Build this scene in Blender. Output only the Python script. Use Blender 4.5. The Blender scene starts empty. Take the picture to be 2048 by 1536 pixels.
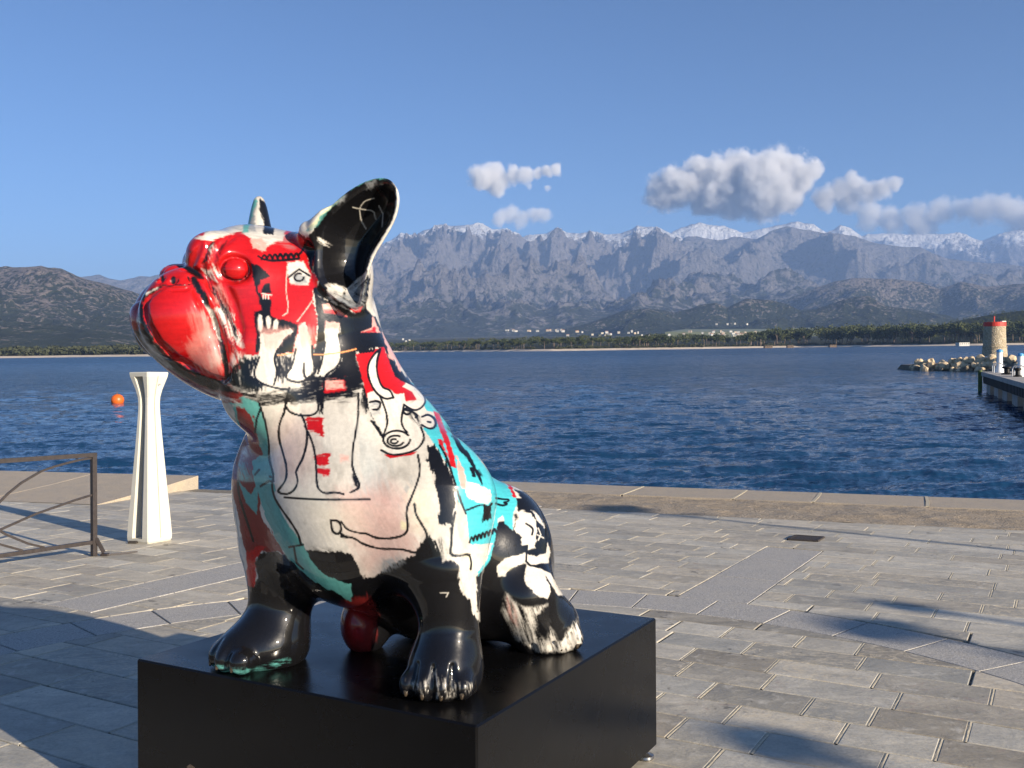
import bpy, math, random, time
import numpy as np
from mathutils import Matrix, Vector
random.seed(7); np.random.seed(7)
SC = bpy.context.scene
COL = SC.collection
T00 = time.time()
# ------------------------------------------------------------------ camera
def cam_matrix(roll, pitch_px, f=1900.):
    c, s = math.cos(roll), math.sin(roll)
    R = np.array([c, 0, -s]); up0 = np.array([s, 0, c]); fw0 = np.array([0, 1., 0])
    p = math.atan(pitch_px / f)
    F = fw0 * math.cos(p) + up0 * math.sin(p); U = up0 * math.cos(p) - fw0 * math.sin(p)
    M = np.eye(4); M[:3, 0] = R; M[:3, 1] = U; M[:3, 2] = -F; M[:3, 3] = (0, 0, 1.6)
    return M
M_TRUE = cam_matrix(.013, -71)      # camera against the sea horizon
M_QUAY = cam_matrix(.006, 7)        # camera against the quay, whose paving falls 2.4 degrees towards the water
PL = M_TRUE @ np.linalg.inv(M_QUAY) # quay frame -> world
cam = bpy.data.cameras.new('camera'); cam_o = bpy.data.objects.new('camera', cam); COL.objects.link(cam_o)
cam.sensor_width = 36; cam.lens = 36 * 1900 / 2048; cam.clip_start = .05; cam.clip_end = 90000
cam_o.matrix_world = Matrix(M_TRUE.tolist()); SC.camera = cam_o
# ------------------------------------------------------------------ light
SUN_EL = math.radians(16)
az = np.array([.730, -.683]) / math.hypot(.730, .683)
sd_q = np.array([az[0] * math.cos(SUN_EL), az[1] * math.cos(SUN_EL), math.sin(SUN_EL)])
SUN = PL[:3, :3] @ sd_q
SUN /= np.linalg.norm(SUN)
el = math.asin(SUN[2]); rot = math.atan2(SUN[0], SUN[1])
w = bpy.data.worlds.new('World'); SC.world = w; w.use_nodes = True
nt = w.node_tree; bg = nt.nodes['Background']
sky = nt.nodes.new('ShaderNodeTexSky'); sky.sky_type = 'NISHITA'; sky.sun_disc = False
sky.sun_elevation = el; sky.sun_rotation = rot; sky.altitude = 0; sky.air_density = .7; sky.dust_density = .25; sky.ozone_density = 5.
nt.links.new(sky.outputs[0], bg.inputs[0]); bg.inputs[1].default_value = .085
sl = bpy.data.lights.new('sun', 'SUN'); sl.energy = 5.0; sl.angle = math.radians(.53); sl.color = (1, .86, .68)
so = bpy.data.objects.new('sun', sl); COL.objects.link(so)
so.rotation_euler = Vector(SUN.tolist()).to_track_quat('Z', 'Y').to_euler()
SC.view_settings.view_transform = 'Standard'; SC.view_settings.look = 'None'; SC.view_settings.exposure = .76; SC.view_settings.gamma = 1
SC.view_settings.use_curve_mapping = False
SC.cycles.max_bounces = 6; SC.cycles.diffuse_bounces = 2; SC.cycles.glossy_bounces = 3; SC.cycles.transmission_bounces = 2
SC.cycles.volume_bounces = 3; SC.cycles.transparent_max_bounces = 6
SC.cycles.sample_clamp_indirect = 6
# ------------------------------------------------------------------ helpers
def tag(o, label=None, cat=None, group=None, kind=None):
    if label: o['label'] = label
    if cat: o['category'] = cat
    if group: o['group'] = group
    if kind: o['kind'] = kind
    return o
def mk(name, V, Fc, mat=None, parent=None, smooth=False, frame=None, org=None):
    """one mesh object; V in quay coordinates if frame is PL. org = origin in the same coordinates"""
    V = np.asarray(V, float)
    me = bpy.data.meshes.new(name)
    if org is None: org = (0, 0, 0)
    Vl = V - np.asarray(org, float)
    if isinstance(Fc, np.ndarray) and Fc.ndim == 2:
        n, k = Fc.shape
        me.vertices.add(len(Vl)); me.vertices.foreach_set('co', Vl.astype(np.float32).ravel())
        me.loops.add(n * k); me.loops.foreach_set('vertex_index', Fc.astype(np.int32).ravel())
        me.polygons.add(n); me.polygons.foreach_set('loop_start', np.arange(0, n * k, k, dtype=np.int32))
        me.polygons.foreach_set('loop_total', np.full(n, k, np.int32)) if hasattr(me.polygons, 'foreach_set') and False else None
        me.update(calc_edges=True); me.validate()
    else:
        me.from_pydata(Vl.tolist(), [], [list(map(int, f)) for f in Fc])
    if smooth: me.shade_smooth()
    if mat: me.materials.append(mat)
    o = bpy.data.objects.new(name, me); COL.objects.link(o)
    M = (PL if frame is PL else np.eye(4)) @ np.block([[np.eye(3), np.asarray(org, float)[:, None]], [np.zeros((1, 3)), np.ones((1, 1))]])
    if parent:
        o.parent = parent
        M = np.linalg.inv(np.array(parent.matrix_basis)) @ M
    o.matrix_basis = Matrix(M.tolist())
    return o
def empty(name, loc, frame=None):
    o = bpy.data.objects.new(name, None); COL.objects.link(o)
    M = np.eye(4); M[:3, 3] = loc
    if frame is PL: M = PL @ M
    o.matrix_basis = Matrix(M.tolist()); return o
class MB:
    def __init__(s): s.v = []; s.f = []
    def add(s, V, Fc):
        b = len(s.v); s.v += [tuple(map(float, p)) for p in V]; s.f += [[i + b for i in f] for f in Fc]; return s
    def box(s, c, size, R=None, bev=0.):
        hx, hy, hz = [x / 2 for x in size]; c = np.array(c, float); R = np.eye(3) if R is None else np.array(R)
        if bev <= 0:
            P = [(x, y, z) for x in (-hx, hx) for y in (-hy, hy) for z in (-hz, hz)]
            Fc = [(0, 1, 3, 2), (4, 6, 7, 5), (0, 4, 5, 1), (2, 3, 7, 6), (0, 2, 6, 4), (1, 5, 7, 3)]
        else:
            b = bev; P = []
            for x in (-1, 1):
                for y in (-1, 1):
                    for z in (-1, 1):
                        P += [(x * hx, y * (hy - b), z * (hz - b)), (x * (hx - b), y * hy, z * (hz - b)), (x * (hx - b), y * (hy - b), z * hz)]
            q = lambda x, y, z, k: ((x > 0) * 4 + (y > 0) * 2 + (z > 0)) * 3 + k
            Fc = []
            for x in (-1, 1): Fc.append([q(x, -1, -1, 0), q(x, 1, -1, 0), q(x, 1, 1, 0), q(x, -1, 1, 0)][::x])
            for y in (-1, 1): Fc.append([q(-1, y, -1, 1), q(-1, y, 1, 1), q(1, y, 1, 1), q(1, y, -1, 1)][::y])
            for z in (-1, 1): Fc.append([q(-1, -1, z, 2), q(1, -1, z, 2), q(1, 1, z, 2), q(-1, 1, z, 2)][::z])
            for x in (-1, 1):
                for y in (-1, 1): Fc.append([q(x, y, -1, 0), q(x, y, -1, 1), q(x, y, 1, 1), q(x, y, 1, 0)][::-x * y])
                for z in (-1, 1): Fc.append([q(x, -1, z, 0), q(x, 1, z, 0), q(x, 1, z, 2), q(x, -1, z, 2)][::x * z * -1])
            for y in (-1, 1):
                for z in (-1, 1): Fc.append([q(-1, y, z, 1), q(1, y, z, 1), q(1, y, z, 2), q(-1, y, z, 2)][::y * z])
            for x in (-1, 1):
                for y in (-1, 1):
                    for z in (-1, 1): Fc.append([q(x, y, z, 0), q(x, y, z, 1), q(x, y, z, 2)][::x * y * z])
        return s.add([c + R.T @ np.array(p) for p in P], Fc)
    def tube(s, pts, r, n=8, cap=True):
        P = [np.array(p, float) for p in pts]; rs = [r] * len(P) if np.isscalar(r) else r
        V = []
        prev = None
        for i, p in enumerate(P):
            t = P[min(i + 1, len(P) - 1)] - P[max(i - 1, 0)]; t /= np.linalg.norm(t) + 1e-12
            a = np.array([0, 0, 1.]) if abs(t[2]) < .9 else np.array([1., 0, 0])
            u = np.cross(t, a); u /= np.linalg.norm(u)
            if prev is not None:
                u = prev - t * (prev @ t); u /= np.linalg.norm(u) + 1e-12
            prev = u; v = np.cross(t, u)
            for k in range(n):
                an = 2 * math.pi * k / n; V.append(p + rs[i] * (math.cos(an) * u + math.sin(an) * v))
        Fc = [[i * n + k, i * n + (k + 1) % n, (i + 1) * n + (k + 1) % n, (i + 1) * n + k] for i in range(len(P) - 1) for k in range(n)]
        if cap: Fc += [list(range(n))[::-1], [len(V) - n + k for k in range(n)]]
        return s.add(V, Fc)
    def bar(s, pts, wd, ht, side):
        """rectangular bar swept along pts; side = unit vector across"""
        P = [np.array(p, float) for p in pts]; sd = np.array(side, float); V = []
        for i, p in enumerate(P):
            t = P[min(i + 1, len(P) - 1)] - P[max(i - 1, 0)]; t /= np.linalg.norm(t)
            u = np.cross(t, sd); u /= np.linalg.norm(u)
            for a, b in ((-1, -1), (1, -1), (1, 1), (-1, 1)): V.append(p + sd * a * wd / 2 + u * b * ht / 2)
        Fc = [[i * 4 + k, i * 4 + (k + 1) % 4, i * 4 + 4 + (k + 1) % 4, i * 4 + 4 + k] for i in range(len(P) - 1) for k in range(4)]
        Fc += [[3, 2, 1, 0], [len(V) - 4 + k for k in range(4)]]
        return s.add(V, Fc)
    def lathe(s, c, prof, n=16, ax=None):
        c = np.array(c, float); V = []
        for r, z in prof:
            for k in range(n):
                an = 2 * math.pi * k / n; V.append(c + np.array([r * math.cos(an), r * math.sin(an), z]))
        m = len(prof)
        Fc = [[i * n + k, i * n + (k + 1) % n, (i + 1) * n + (k + 1) % n, (i + 1) * n + k] for i in range(m - 1) for k in range(n)]
        Fc += [list(range(n))[::-1], [(m - 1) * n + k for k in range(n)]]
        return s.add(V, Fc)
    def build(s, name, mat=None, parent=None, smooth=False, frame=None, org=None):
        o = mk(name, s.v, s.f, mat, parent, False, frame, org)
        if smooth:
            o.data.shade_smooth()
            try: o.data.set_sharp_from_angle(angle=math.radians(40))
            except Exception: pass
        return o
# ---- materials
class NT:
    def __init__(s, name):
        s.m = bpy.data.materials.new(name); s.m.use_nodes = True; s.t = s.m.node_tree
        s.b = s.t.nodes['Principled BSDF']; s.out = s.t.nodes['Material Output']
    def n(s, kind, **kw):
        x = s.t.nodes.new('ShaderNode' + kind)
        for k, v in kw.items():
            if k[0] == '_': setattr(x, k[1:], v)
            else:
                i = x.inputs[int(k[1:])] if k[0] == 'i' and k[1:].isdigit() else x.inputs[k]
                if isinstance(v, bpy.types.NodeSocket): s.t.links.new(v, i)
                else: i.default_value = v
        return x
    def l(s, a, b): s.t.links.new(a, b)
    def set(s, **kw):
        for k, v in kw.items():
            i = s.b.inputs[k.replace('_', ' ')]
            if isinstance(v, bpy.types.NodeSocket): s.l(v, i)
            else: i.default_value = v
        return s
    def coord(s, kind='Object'): return s.n('TexCoord').outputs[kind]
    def noise(s, vec, scale, detail=4, rough=.55, dist=0.):
        x = s.n('TexNoise', Scale=scale, Detail=detail, Roughness=rough, Distortion=dist); s.l(vec, x.inputs['Vector']); return x.outputs['Fac']
    def ramp(s, fac, stops):
        r = s.n('ValToRGB'); s.l(fac, r.inputs[0]); e = r.color_ramp.elements
        while len(e) < len(stops): e.new(.5)
        for k, (p, c) in enumerate(stops): e[k].position = p; e[k].color = tuple(c) + (1,) if not np.isscalar(c) else (c, c, c, 1)
        return r.outputs[0]
    def mix(s, fac, a, b, mode='MIX'):
        x = s.n('Mix', _data_type='RGBA', _blend_type=mode)
        for v, i in ((fac, 0), (a, 6), (b, 7)):
            if isinstance(v, bpy.types.NodeSocket): s.l(v, x.inputs[i])
            else: x.inputs[i].default_value = v if i == 0 else tuple(v) + (1,)
        return x.outputs[2]
    def math(s, op, a, b=0., c=None):
        x = s.n('Math', _operation=op)
        for v, i in ((a, 0), (b, 1), (c, 2)):
            if v is None: continue
            if isinstance(v, bpy.types.NodeSocket): s.l(v, x.inputs[i])
            else: x.inputs[i].default_value = v
        return x.outputs[0]
    def mapv(s, vec, scale=(1, 1, 1), rot=(0, 0, 0)):
        x = s.n('Mapping'); s.l(vec, x.inputs[0]); x.inputs['Scale'].default_value = scale; x.inputs['Rotation'].default_value = rot; return x.outputs[0]
    def bump(s, h, strength=.3, dist=.01, nrm=None):
        x = s.n('Bump', Strength=strength, Distance=dist); s.l(h, x.inputs['Height'])
        if nrm is not None: s.l(nrm, x.inputs['Normal'])
        s.l(x.outputs[0], s.b.inputs['Normal']); return x.outputs[0]
def simple(name, col, rough=.5, metal=0., var=.12, scale=20., bump=.1, bd=.002, coat=0.):
    t = NT(name); n = t.noise(t.coord(), scale, 5)
    lo = [c * (1 - var) for c in col]; hi = [min(1, c * (1 + var)) for c in col]
    t.set(Base_Color=t.ramp(n, [(.3, lo), (.7, hi)]), Roughness=rough, Metallic=metal, Coat_Weight=coat)
    if bump: t.bump(n, bump, bd)
    return t.m
# ---- noise
def perlin(x, y, seed):
    r = np.random.RandomState(seed); an = r.rand(256, 256) * 2 * np.pi; gx, gy = np.cos(an), np.sin(an)
    xi = np.floor(x).astype(int); yi = np.floor(y).astype(int); fx = x - xi; fy = y - yi
    u = fx * fx * fx * (fx * (fx * 6 - 15) + 10); v = fy * fy * fy * (fy * (fy * 6 - 15) + 10)
    def d(a, b): i, j = (xi + a) & 255, (yi + b) & 255; return gx[i, j] * (fx - a) + gy[i, j] * (fy - b)
    return ((d(0, 0) * (1 - u) + d(1, 0) * u) * (1 - v) + (d(0, 1) * (1 - u) + d(1, 1) * u) * v) * 1.5
def pfbm(x, y, seed, o=5, ridged=False, gain=.5):
    s = 0; a = 1.; tot = 0; w = 1.
    c, sn = math.cos(.6), math.sin(.6)
    for i in range(o):
        n = perlin(x, y, seed + i)
        if ridged:
            n = (1 - np.abs(n) * 1.4); n = np.clip(n, 0, 1) ** 2; n = n * w; w = np.clip(n * 1.6, 0, 1)
        s = s + a * n; tot += a; a *= gain; x, y = (x * c - y * sn) * 2.03 + 3.7, (x * sn + y * c) * 2.03 + 1.3
    return s / tot
# ---- world rays (true frame)
CR, CU, CF = M_TRUE[:3, 0], M_TRUE[:3, 1], -M_TRUE[:3, 2]
def ray(px, py):
    px = np.asarray(px, float); py = np.asarray(py, float)
    return CF + CR * ((px - 1024) / 1900)[..., None] + CU * ((768 - py) / 1900)[..., None]
def far(px, py, D):
    """world point on the line of sight at horizontal distance D"""
    r = ray(px, py); h = np.hypot(r[..., 0], r[..., 1]); return np.array([0, 0, 1.6]) + r * (np.asarray(D) / h)[..., None]
SEA = -1.9
def on_sea(px, py, z=SEA):
    r = ray(px, py); t = (z - 1.6) / r[..., 2]; return np.array([0, 0, 1.6]) + r * t[..., None]
# ---- quay points (quay frame)
QR, QU, QF = M_QUAY[:3, 0], M_QUAY[:3, 1], -M_QUAY[:3, 2]
def gq(px, py, z=0.):
    r = QF + QR * (px - 1024) / 1900 + QU * (768 - py) / 1900
    t = (z - 1.6) / r[2]; p = np.array([0, 0, 1.6]) + r * t; return p[:2]
# ================================================================== sea
def sea_mat():
    t = NT('sea water'); g = t.n('NewGeometry'); P = g.outputs['Position']
    t.set(Base_Color=(.008, .040, .098, 1), Roughness=.06, IOR=1.33)
    N = g.outputs['Normal']; acc = N
    sp = t.n('SeparateXYZ'); t.l(P, sp.inputs[0]); fr = t.n('MapRange'); t.l(sp.outputs[1], fr.inputs[0])
    fr.inputs[1].default_value = 25; fr.inputs[2].default_value = 160; fr.inputs[3].default_value = .9; fr.inputs[4].default_value = 2.4
    for k, (sx, sy, ro, amp, det) in enumerate(((.34, .50, .3, .34, 3), (1.3, 2.8, .22, .85, 3), (5., 9., -.2, .60, 2))):
        x = t.n('TexNoise', Scale=1.0, Detail=det, Roughness=.6); t.l(t.mapv(P, (sx, sy, 1), (0, 0, ro)), x.inputs['Vector'])
        sb = t.n('VectorMath', _operation='SUBTRACT'); t.l(x.outputs['Color'], sb.inputs[0]); sb.inputs[1].default_value = (.5, .5, .5)
        mu = t.n('VectorMath', _operation='MULTIPLY'); t.l(sb.outputs[0], mu.inputs[0]); mu.inputs[1].default_value = (amp, amp * 1.3, 0)
        sc_ = t.n('VectorMath', _operation='SCALE'); t.l(mu.outputs[0], sc_.inputs[0]); t.l(fr.outputs[0], sc_.inputs['Scale']); mu = sc_
        ad = t.n('VectorMath', _operation='ADD'); t.l(acc, ad.inputs[0]); t.l(mu.outputs[0], ad.inputs[1]); acc = ad.outputs[0]
    no = t.n('VectorMath', _operation='NORMALIZE'); t.l(acc, no.inputs[0]); t.l(no.outputs[0], t.b.inputs['Normal'])
    w_ = t.noise(t.mapv(P, (.02, .06, 1)), 1.0, 3)
    rf = t.n('MapRange'); t.l(sp.outputs[1], rf.inputs[0]); rf.inputs[1].default_value = 60; rf.inputs[2].default_value = 420; rf.inputs[3].default_value = .05; rf.inputs[4].default_value = .26
    t.set(Roughness=t.math('ADD', rf.outputs[0], t.math('MULTIPLY', w_, .08)))
    return t.m
py = np.concatenate([np.linspace(1150, 745, 300), np.linspace(744.4, 701, 60), ])
hz = 697.
cols = np.concatenate([np.linspace(-1500, -220, 60)[:-1], np.linspace(-220, 2260, 680), np.linspace(2260, 3500, 60)[1:]])
D = []
for y in py: D.append(3.5 * 1900 / (y - hz + .0))
D = np.array(D + [2600., 6000.])
dirs = ray(cols, np.full(len(cols), 697 - .013 * (cols - 1024))); dirs = dirs[:, :2] / dirs[:, 1:2]
X = D[:, None] * dirs[None, :, 0]; Y = D[:, None] * np.ones(len(cols))[None]
def waves(X, Y):
    r = np.random.RandomState(3); Z = 0 * X
    for i in range(26):
        L = .45 * (1.19 ** i) ; L = min(L, 5.5); th = math.radians(-68 + r.randn() * 32); k = 2 * math.pi / L
        A = .0125 * L ** .45; ph = r.rand() * 6.28
        s = np.sin(k * (X * math.cos(th) + Y * math.sin(th)) + ph + .8 * np.sin(.31 * k * (X * math.sin(th) - Y * math.cos(th)) + ph * 2))
        fade = np.clip(1.6 - (Y * Y / 6650 * 1.36 * 2.2) / L, 0, 1)
        Z = Z + A * fade * (1.2 * (1 - np.abs(s)) - .6 + .35 * s)
    return Z
Z = SEA + waves(X, Y)
n, m = X.shape
I = np.arange(n * m).reshape(n, m)
Fq = np.stack([I[:-1, :-1], I[:-1, 1:], I[1:, 1:], I[1:, :-1]], -1).reshape(-1, 4)
sea = mk('sea', np.stack([X, Y, Z], -1).reshape(-1, 3), Fq, sea_mat(), smooth=True); tag(sea, kind='structure')
# ================================================================== mountains
def terr_mat(name, rock, veg, snow_z=None, veg_z=(0, 900), patch=.5, scale=1., snow_w=250.):
    t = NT(name); g = t.n('NewGeometry'); P = g.outputs['Position']; N = g.outputs['Normal']
    s1 = t.noise(P, .0022 * scale, 8, .62); s2 = t.noise(P, .011 * scale, 7, .65)
    sep = t.n('SeparateXYZ'); t.l(P, sep.inputs[0]); z = sep.outputs[2]
    sn = t.n('SeparateXYZ'); t.l(N, sn.inputs[0]); nz = sn.outputs[2]
    rockc = t.ramp(s2, [(.25, [c * .6 for c in rock]), (.5, rock), (.75, [min(1, c * 1.35) for c in rock])])
    vegc = t.ramp(s1, [(.3, [c * .7 for c in veg]), (.7, [c * 1.25 for c in veg])])
    # vegetation low down and in patches
    zf = t.n('MapRange'); t.l(z, zf.inputs[0]); zf.inputs[1].default_value = veg_z[0]; zf.inputs[2].default_value = veg_z[1]
    f = t.math('ADD', t.math('MULTIPLY', zf.outputs[0], .75), t.math('MULTIPLY', t.math('SUBTRACT', s2, .5), 2.4))
    f = t.math('ADD', f, t.math('MULTIPLY', t.math('SUBTRACT', s1, .5), 1.4))
    f = t.ramp(f, [(patch - .12, 0), (patch + .12, 1)])
    c = t.mix(f, vegc, rockc)
    if snow_z:
        sf = t.math('ADD', z, t.math('MULTIPLY', t.math('SUBTRACT', s2, .5), 1500)); sf = t.math('ADD', sf, t.math('MULTIPLY', t.math('SUBTRACT', s1, .5), 500))
        sf = t.math('ADD', sf, t.math('MULTIPLY', t.math('SUBTRACT', nz, .75), 900))
        mr = t.n('MapRange'); t.l(sf, mr.inputs[0]); mr.inputs[1].default_value = snow_z - snow_w * .3; mr.inputs[2].default_value = snow_z + snow_w * .3
        c = t.mix(mr.outputs[0], c, (.86, .87, .89))
    t.set(Base_Color=c, Roughness=.95, Specular_IOR_Level=.1)
    t.bump(t.math('ADD', t.math('MULTIPLY', s2, 1.0), t.math('MULTIPLY', s1, 2.)), 1., 190 / scale)
    return t.m
def terrain(name, ridge, Dc, Db, cols, nr, mat, A=.35, wl=1800., seed=1, jag=.012, p=1.15, ridged=True, back=.12, zb=SEA + 4, warp=.35, aniso=1.):
    rx, ry = zip(*ridge); px = np.arange(cols[0], cols[1] + cols[2], cols[2]); py = np.interp(px, rx, ry)
    Dcr = np.interp(px, *zip(*Dc)) if not np.isscalar(Dc) else np.full(len(px), float(Dc))
    Dba = np.interp(px, *zip(*Db)) if not np.isscalar(Db) else np.full(len(px), float(Db))
    C = far(px, py, Dcr); h = np.hypot(C[:, 0], C[:, 1]); dx, dy = C[:, 0] / h, C[:, 1] / h; zc = C[:, 2]
    t = np.concatenate([np.linspace(0, 1, nr) ** .9, 1 + np.linspace(.01, back, 5)])[:, None]
    R = Dba[None] + (Dcr - Dba)[None] * t
    X, Y = R * dx[None], R * dy[None]
    wx = pfbm(X / wl * .7, Y / wl * .7, seed + 50, 3) * wl * warp; wy = pfbm(X / wl * .7, Y / wl * .7, seed + 60, 3) * wl * warp
    N = pfbm((X + wx) / wl, (Y + wy) / wl / aniso, seed, 7, ridged, .52)
    N = np.clip(N / np.percentile(N, 97), 0, 1); fine = pfbm(X / wl * 5, Y / wl * 5, seed + 9, 4, True, .6); fine = fine / fine.max()
    tt = np.minimum(t, 1)
    H = zc - zb
    up = np.clip((1 - tt) * 9, .12, 1) * np.clip(tt * 2.5, 0, 1)
    Z = zb + H[None] * (tt ** p) * (1 - A * up * (1 - N)) + H[None] * (jag * 2.2) * (fine - .5) * np.clip(tt * 3, 0, 1) * np.clip((1.0 - tt) * 14, .25, 1)
    lim = zb + (zc[None] - 1.6) * (R / Dcr[None]) * (1 - .012 * (tt < .985)) + 1.6 - zb
    Z = np.where(tt < .99, -np.logaddexp(-Z / (H[None] * .02 + 1), -lim / (H[None] * .02 + 1)) * (H[None] * .02 + 1), Z)
    Z = np.where(t > 1, zb + H[None] * np.clip(1 - (t - 1) * 4, 0, 1), Z)
    Z = np.maximum(Z, zb - 6 + 6 * tt)
    n, m = X.shape; I = np.arange(n * m).reshape(n, m)
    Fq = np.stack([I[:-1, :-1], I[:-1, 1:], I[1:, 1:], I[1:, :-1]], -1).reshape(-1, 4)
    o = mk(name, np.stack([X, Y, Z], -1).reshape(-1, 3), Fq, mat, smooth=True); tag(o, kind='structure')
    def height(px_, D_):
        j = int(np.clip(round((px_ - cols[0]) / cols[2]), 0, m - 1)); i = int(np.argmin(np.abs(R[:, j] - D_))); return np.array([X[i, j], Y[i, j], Z[i, j]])
    return o, height
mt_gran = terr_mat('granite mountain', (.26, .24, .235), (.065, .075, .05), snow_z=1840, veg_z=(0, 1000), patch=.34)
R_A = [(300, 560), (420, 540), (560, 505), (640, 515), (730, 490), (782, 471), (802, 458), (833, 458), (847, 449), (862, 446), (888, 438), (905, 440), (922, 439), (945, 437), (963, 435), (975, 441), (984, 447), (1008, 447), (1025, 456), (1045, 466), (1069, 458), (1093, 456), (1104, 449), (1115, 444), (1134, 454), (1158, 456), (1185, 451), (1213, 458), (1240, 456), (1264, 447), (1274, 439), (1288, 442), (1315, 442), (1332, 451), (1360, 465), (1420, 490), (1500, 540), (1620, 600), (1700, 640)]
terrain('mountains', R_A, 16500, 6500, (300, 1700, 1.7), 250, mt_gran, A=.62, wl=2600, seed=11, jag=.06, p=.92)
mt_snow = terr_mat('snow mountain', (.24, .23, .24), (.2, .2, .2), snow_z=1900, veg_z=(-800, 100), patch=.2, snow_w=500)
R_B = [(1290, 480), (1348, 454), (1358, 451), (1399, 441), (1451, 446), (1485, 458), (1526, 451), (1567, 447), (1594, 441), (1610, 445), (1612, 443), (1628, 442), (1652, 456), (1668, 450), (1680, 441), (1697, 449), (1724, 468), (1751, 463), (1785, 459), (1826, 463), (1878, 461), (1912, 459), (1963, 478), (1997, 466), (2048, 458), (2200, 465), (2500, 500)]
terrain('snow_mountains', R_B, 22500, 17500, (1290, 3000, 2.6), 60, mt_snow, A=.4, wl=2200, seed=23, jag=.02, p=.9)
mt_c = terr_mat('wooded mountain', (.24, .225, .22), (.06, .07, .05), snow_z=2300, veg_z=(0, 1000), patch=.40)
R_C = [(1290, 560), (1340, 500), (1368, 473), (1416, 471), (1468, 471), (1512, 473), (1539, 456), (1577, 443), (1621, 451), (1673, 459), (1717, 468), (1758, 478), (1809, 485), (1840, 485), (1868, 499), (1895, 509), (1946, 516), (1980, 519), (2008, 519), (2048, 526), (2200, 530), (2450, 560)]
terrain('mountains', R_C, 15200, 7200, (1290, 3000, 2.2), 200, mt_c, A=.6, wl=2600, seed=37, jag=.03, p=.92)
mt_hill = terr_mat('scrub hill', (.25, .215, .19), (.046, .056, .030), veg_z=(-100, 500), patch=.62, scale=4)
R_D1 = [(1560, 600), (1628, 572), (1666, 559), (1724, 552), (1758, 553), (1792, 553), (1844, 559), (1878, 574), (1922, 562), (1963, 571), (2048, 567), (2200, 570), (2450, 600)]
terrain('hills', R_D1, 8200, 6000, (1560, 3000, 2.8), 70, mt_hill, A=.5, wl=1200, seed=41, jag=.02, p=1.)
R_D2 = [(1060, 672), (1125, 658), (1170, 646), (1213, 632), (1247, 618), (1298, 613), (1349, 622), (1380, 616), (1399, 608), (1433, 603), (1454, 612), (1492, 593), (1543, 596), (1574, 605), (1601, 618), (1632, 615), (1690, 595), (1738, 591), (1775, 612), (1827, 617), (1895, 629), (1929, 642), (2000, 655), (2450, 665)]
terrain('hills', R_D2, 5600, 4000, (1060, 2900, 2.1), 110, mt_hill, A=.6, wl=900, seed=47, jag=.03, p=.9)
R_L0 = [(-500, 520), (100, 545), (180, 552), (200, 548), (215, 552), (240, 556), (265, 552), (280, 548), (300, 550), (330, 543), (420, 540), (500, 560), (620, 600), (700, 640)]
terrain('mountains', R_L0, 15000, 9000, (-1300, 700, 4), 60, mt_c, A=.4, wl=2000, seed=53, jag=.02, p=1.)
R_L = [(-1300, 640), (-800, 560), (-500, 570), (-250, 560), (-80, 540), (0, 533), (25, 533), (45, 531), (82, 526), (98, 531), (123, 533), (152, 547), (176, 553), (205, 559), (234, 568), (263, 578), (300, 590), (380, 612), (480, 640), (600, 662), (720, 675)]
mt_left = terr_mat('rocky scrub hill', (.25, .21, .185), (.05, .06, .034), veg_z=(-150, 480), patch=.56, scale=4)
_, h_left = terrain('hills', R_L, 5200, 2300, (-1300, 720, 2.1), 170, mt_left, A=.5, wl=1100, seed=59, jag=.03, p=1.)
# wooded hill at the right and the low coastal plain
mt_wood = terr_mat('wooded slope', (.10, .11, .06), (.030, .040, .018), veg_z=(0, 400), patch=.75, scale=14)
R_E = [(1780, 672), (1830, 662), (1875, 651), (1929, 639), (1980, 629), (2048, 620), (2200, 600), (2450, 580)]
terrain('hills', R_E, 2300, 1500, (1780, 3300, 4), 60, mt_wood, A=.12, wl=160, seed=61, jag=.02, p=1.)
mt_plain = terr_mat('coastal plain', (.16, .15, .10), (.045, .052, .030), veg_z=(-40, 60), patch=.72, scale=12)
SHORE = [(-1300, 735.5), (-500, 725), (-200, 719), (0, 716.3), (130, 714.6), (320, 712.6), (500, 709.5), (800, 704.3), (900, 703.6), (1100, 702.3), (1400, 697.8), (1600, 694.6), (1800, 692.6), (1960, 691), (2048, 689.8), (2450, 684), (3300, 673)]
def shore(px):
    y = np.interp(px, *zip(*SHORE)); return on_sea(px, y)
px = np.arange(-1300, 3300, 7.)
S = shore(px); Dr = np.hypot(S[:, 0], S[:, 1]); dx, dy = S[:, 0] / Dr, S[:, 1] / Dr
rows = [(0, -.25), (6, .5), (14, 1.1), (26, 2.0), (30, 2.3)]
def strip(name, rows, mat, nz=0):
    X = []
    for d_, z_ in rows:
        X.append(np.stack([(Dr + d_) * dx, (Dr + d_) * dy, SEA + z_ + nz * pfbm((Dr + d_) * dx / 60, (Dr + d_) * dy / 60, 71, 3)], -1))
    X = np.array(X); n, m = X.shape[:2]; I = np.arange(n * m).reshape(n, m)
    Fq = np.stack([I[:-1, :-1], I[:-1, 1:], I[1:, 1:], I[1:, :-1]], -1).reshape(-1, 4)
    return tag(mk(name, X.reshape(-1, 3), Fq, mat, smooth=True), kind='structure')
strip('beach', rows, simple('sand', (.62, .52, .40), .95, var=.2, scale=.08, bump=0))
strip('coastal_plain', [(28, 2.1), (60, 3), (120, 4), (300, 6), (700, 11), (1200, 18), (2000, 30), (3200, 52), (5000, 80), (7500, 130)], mt_plain, 1.0)
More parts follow.
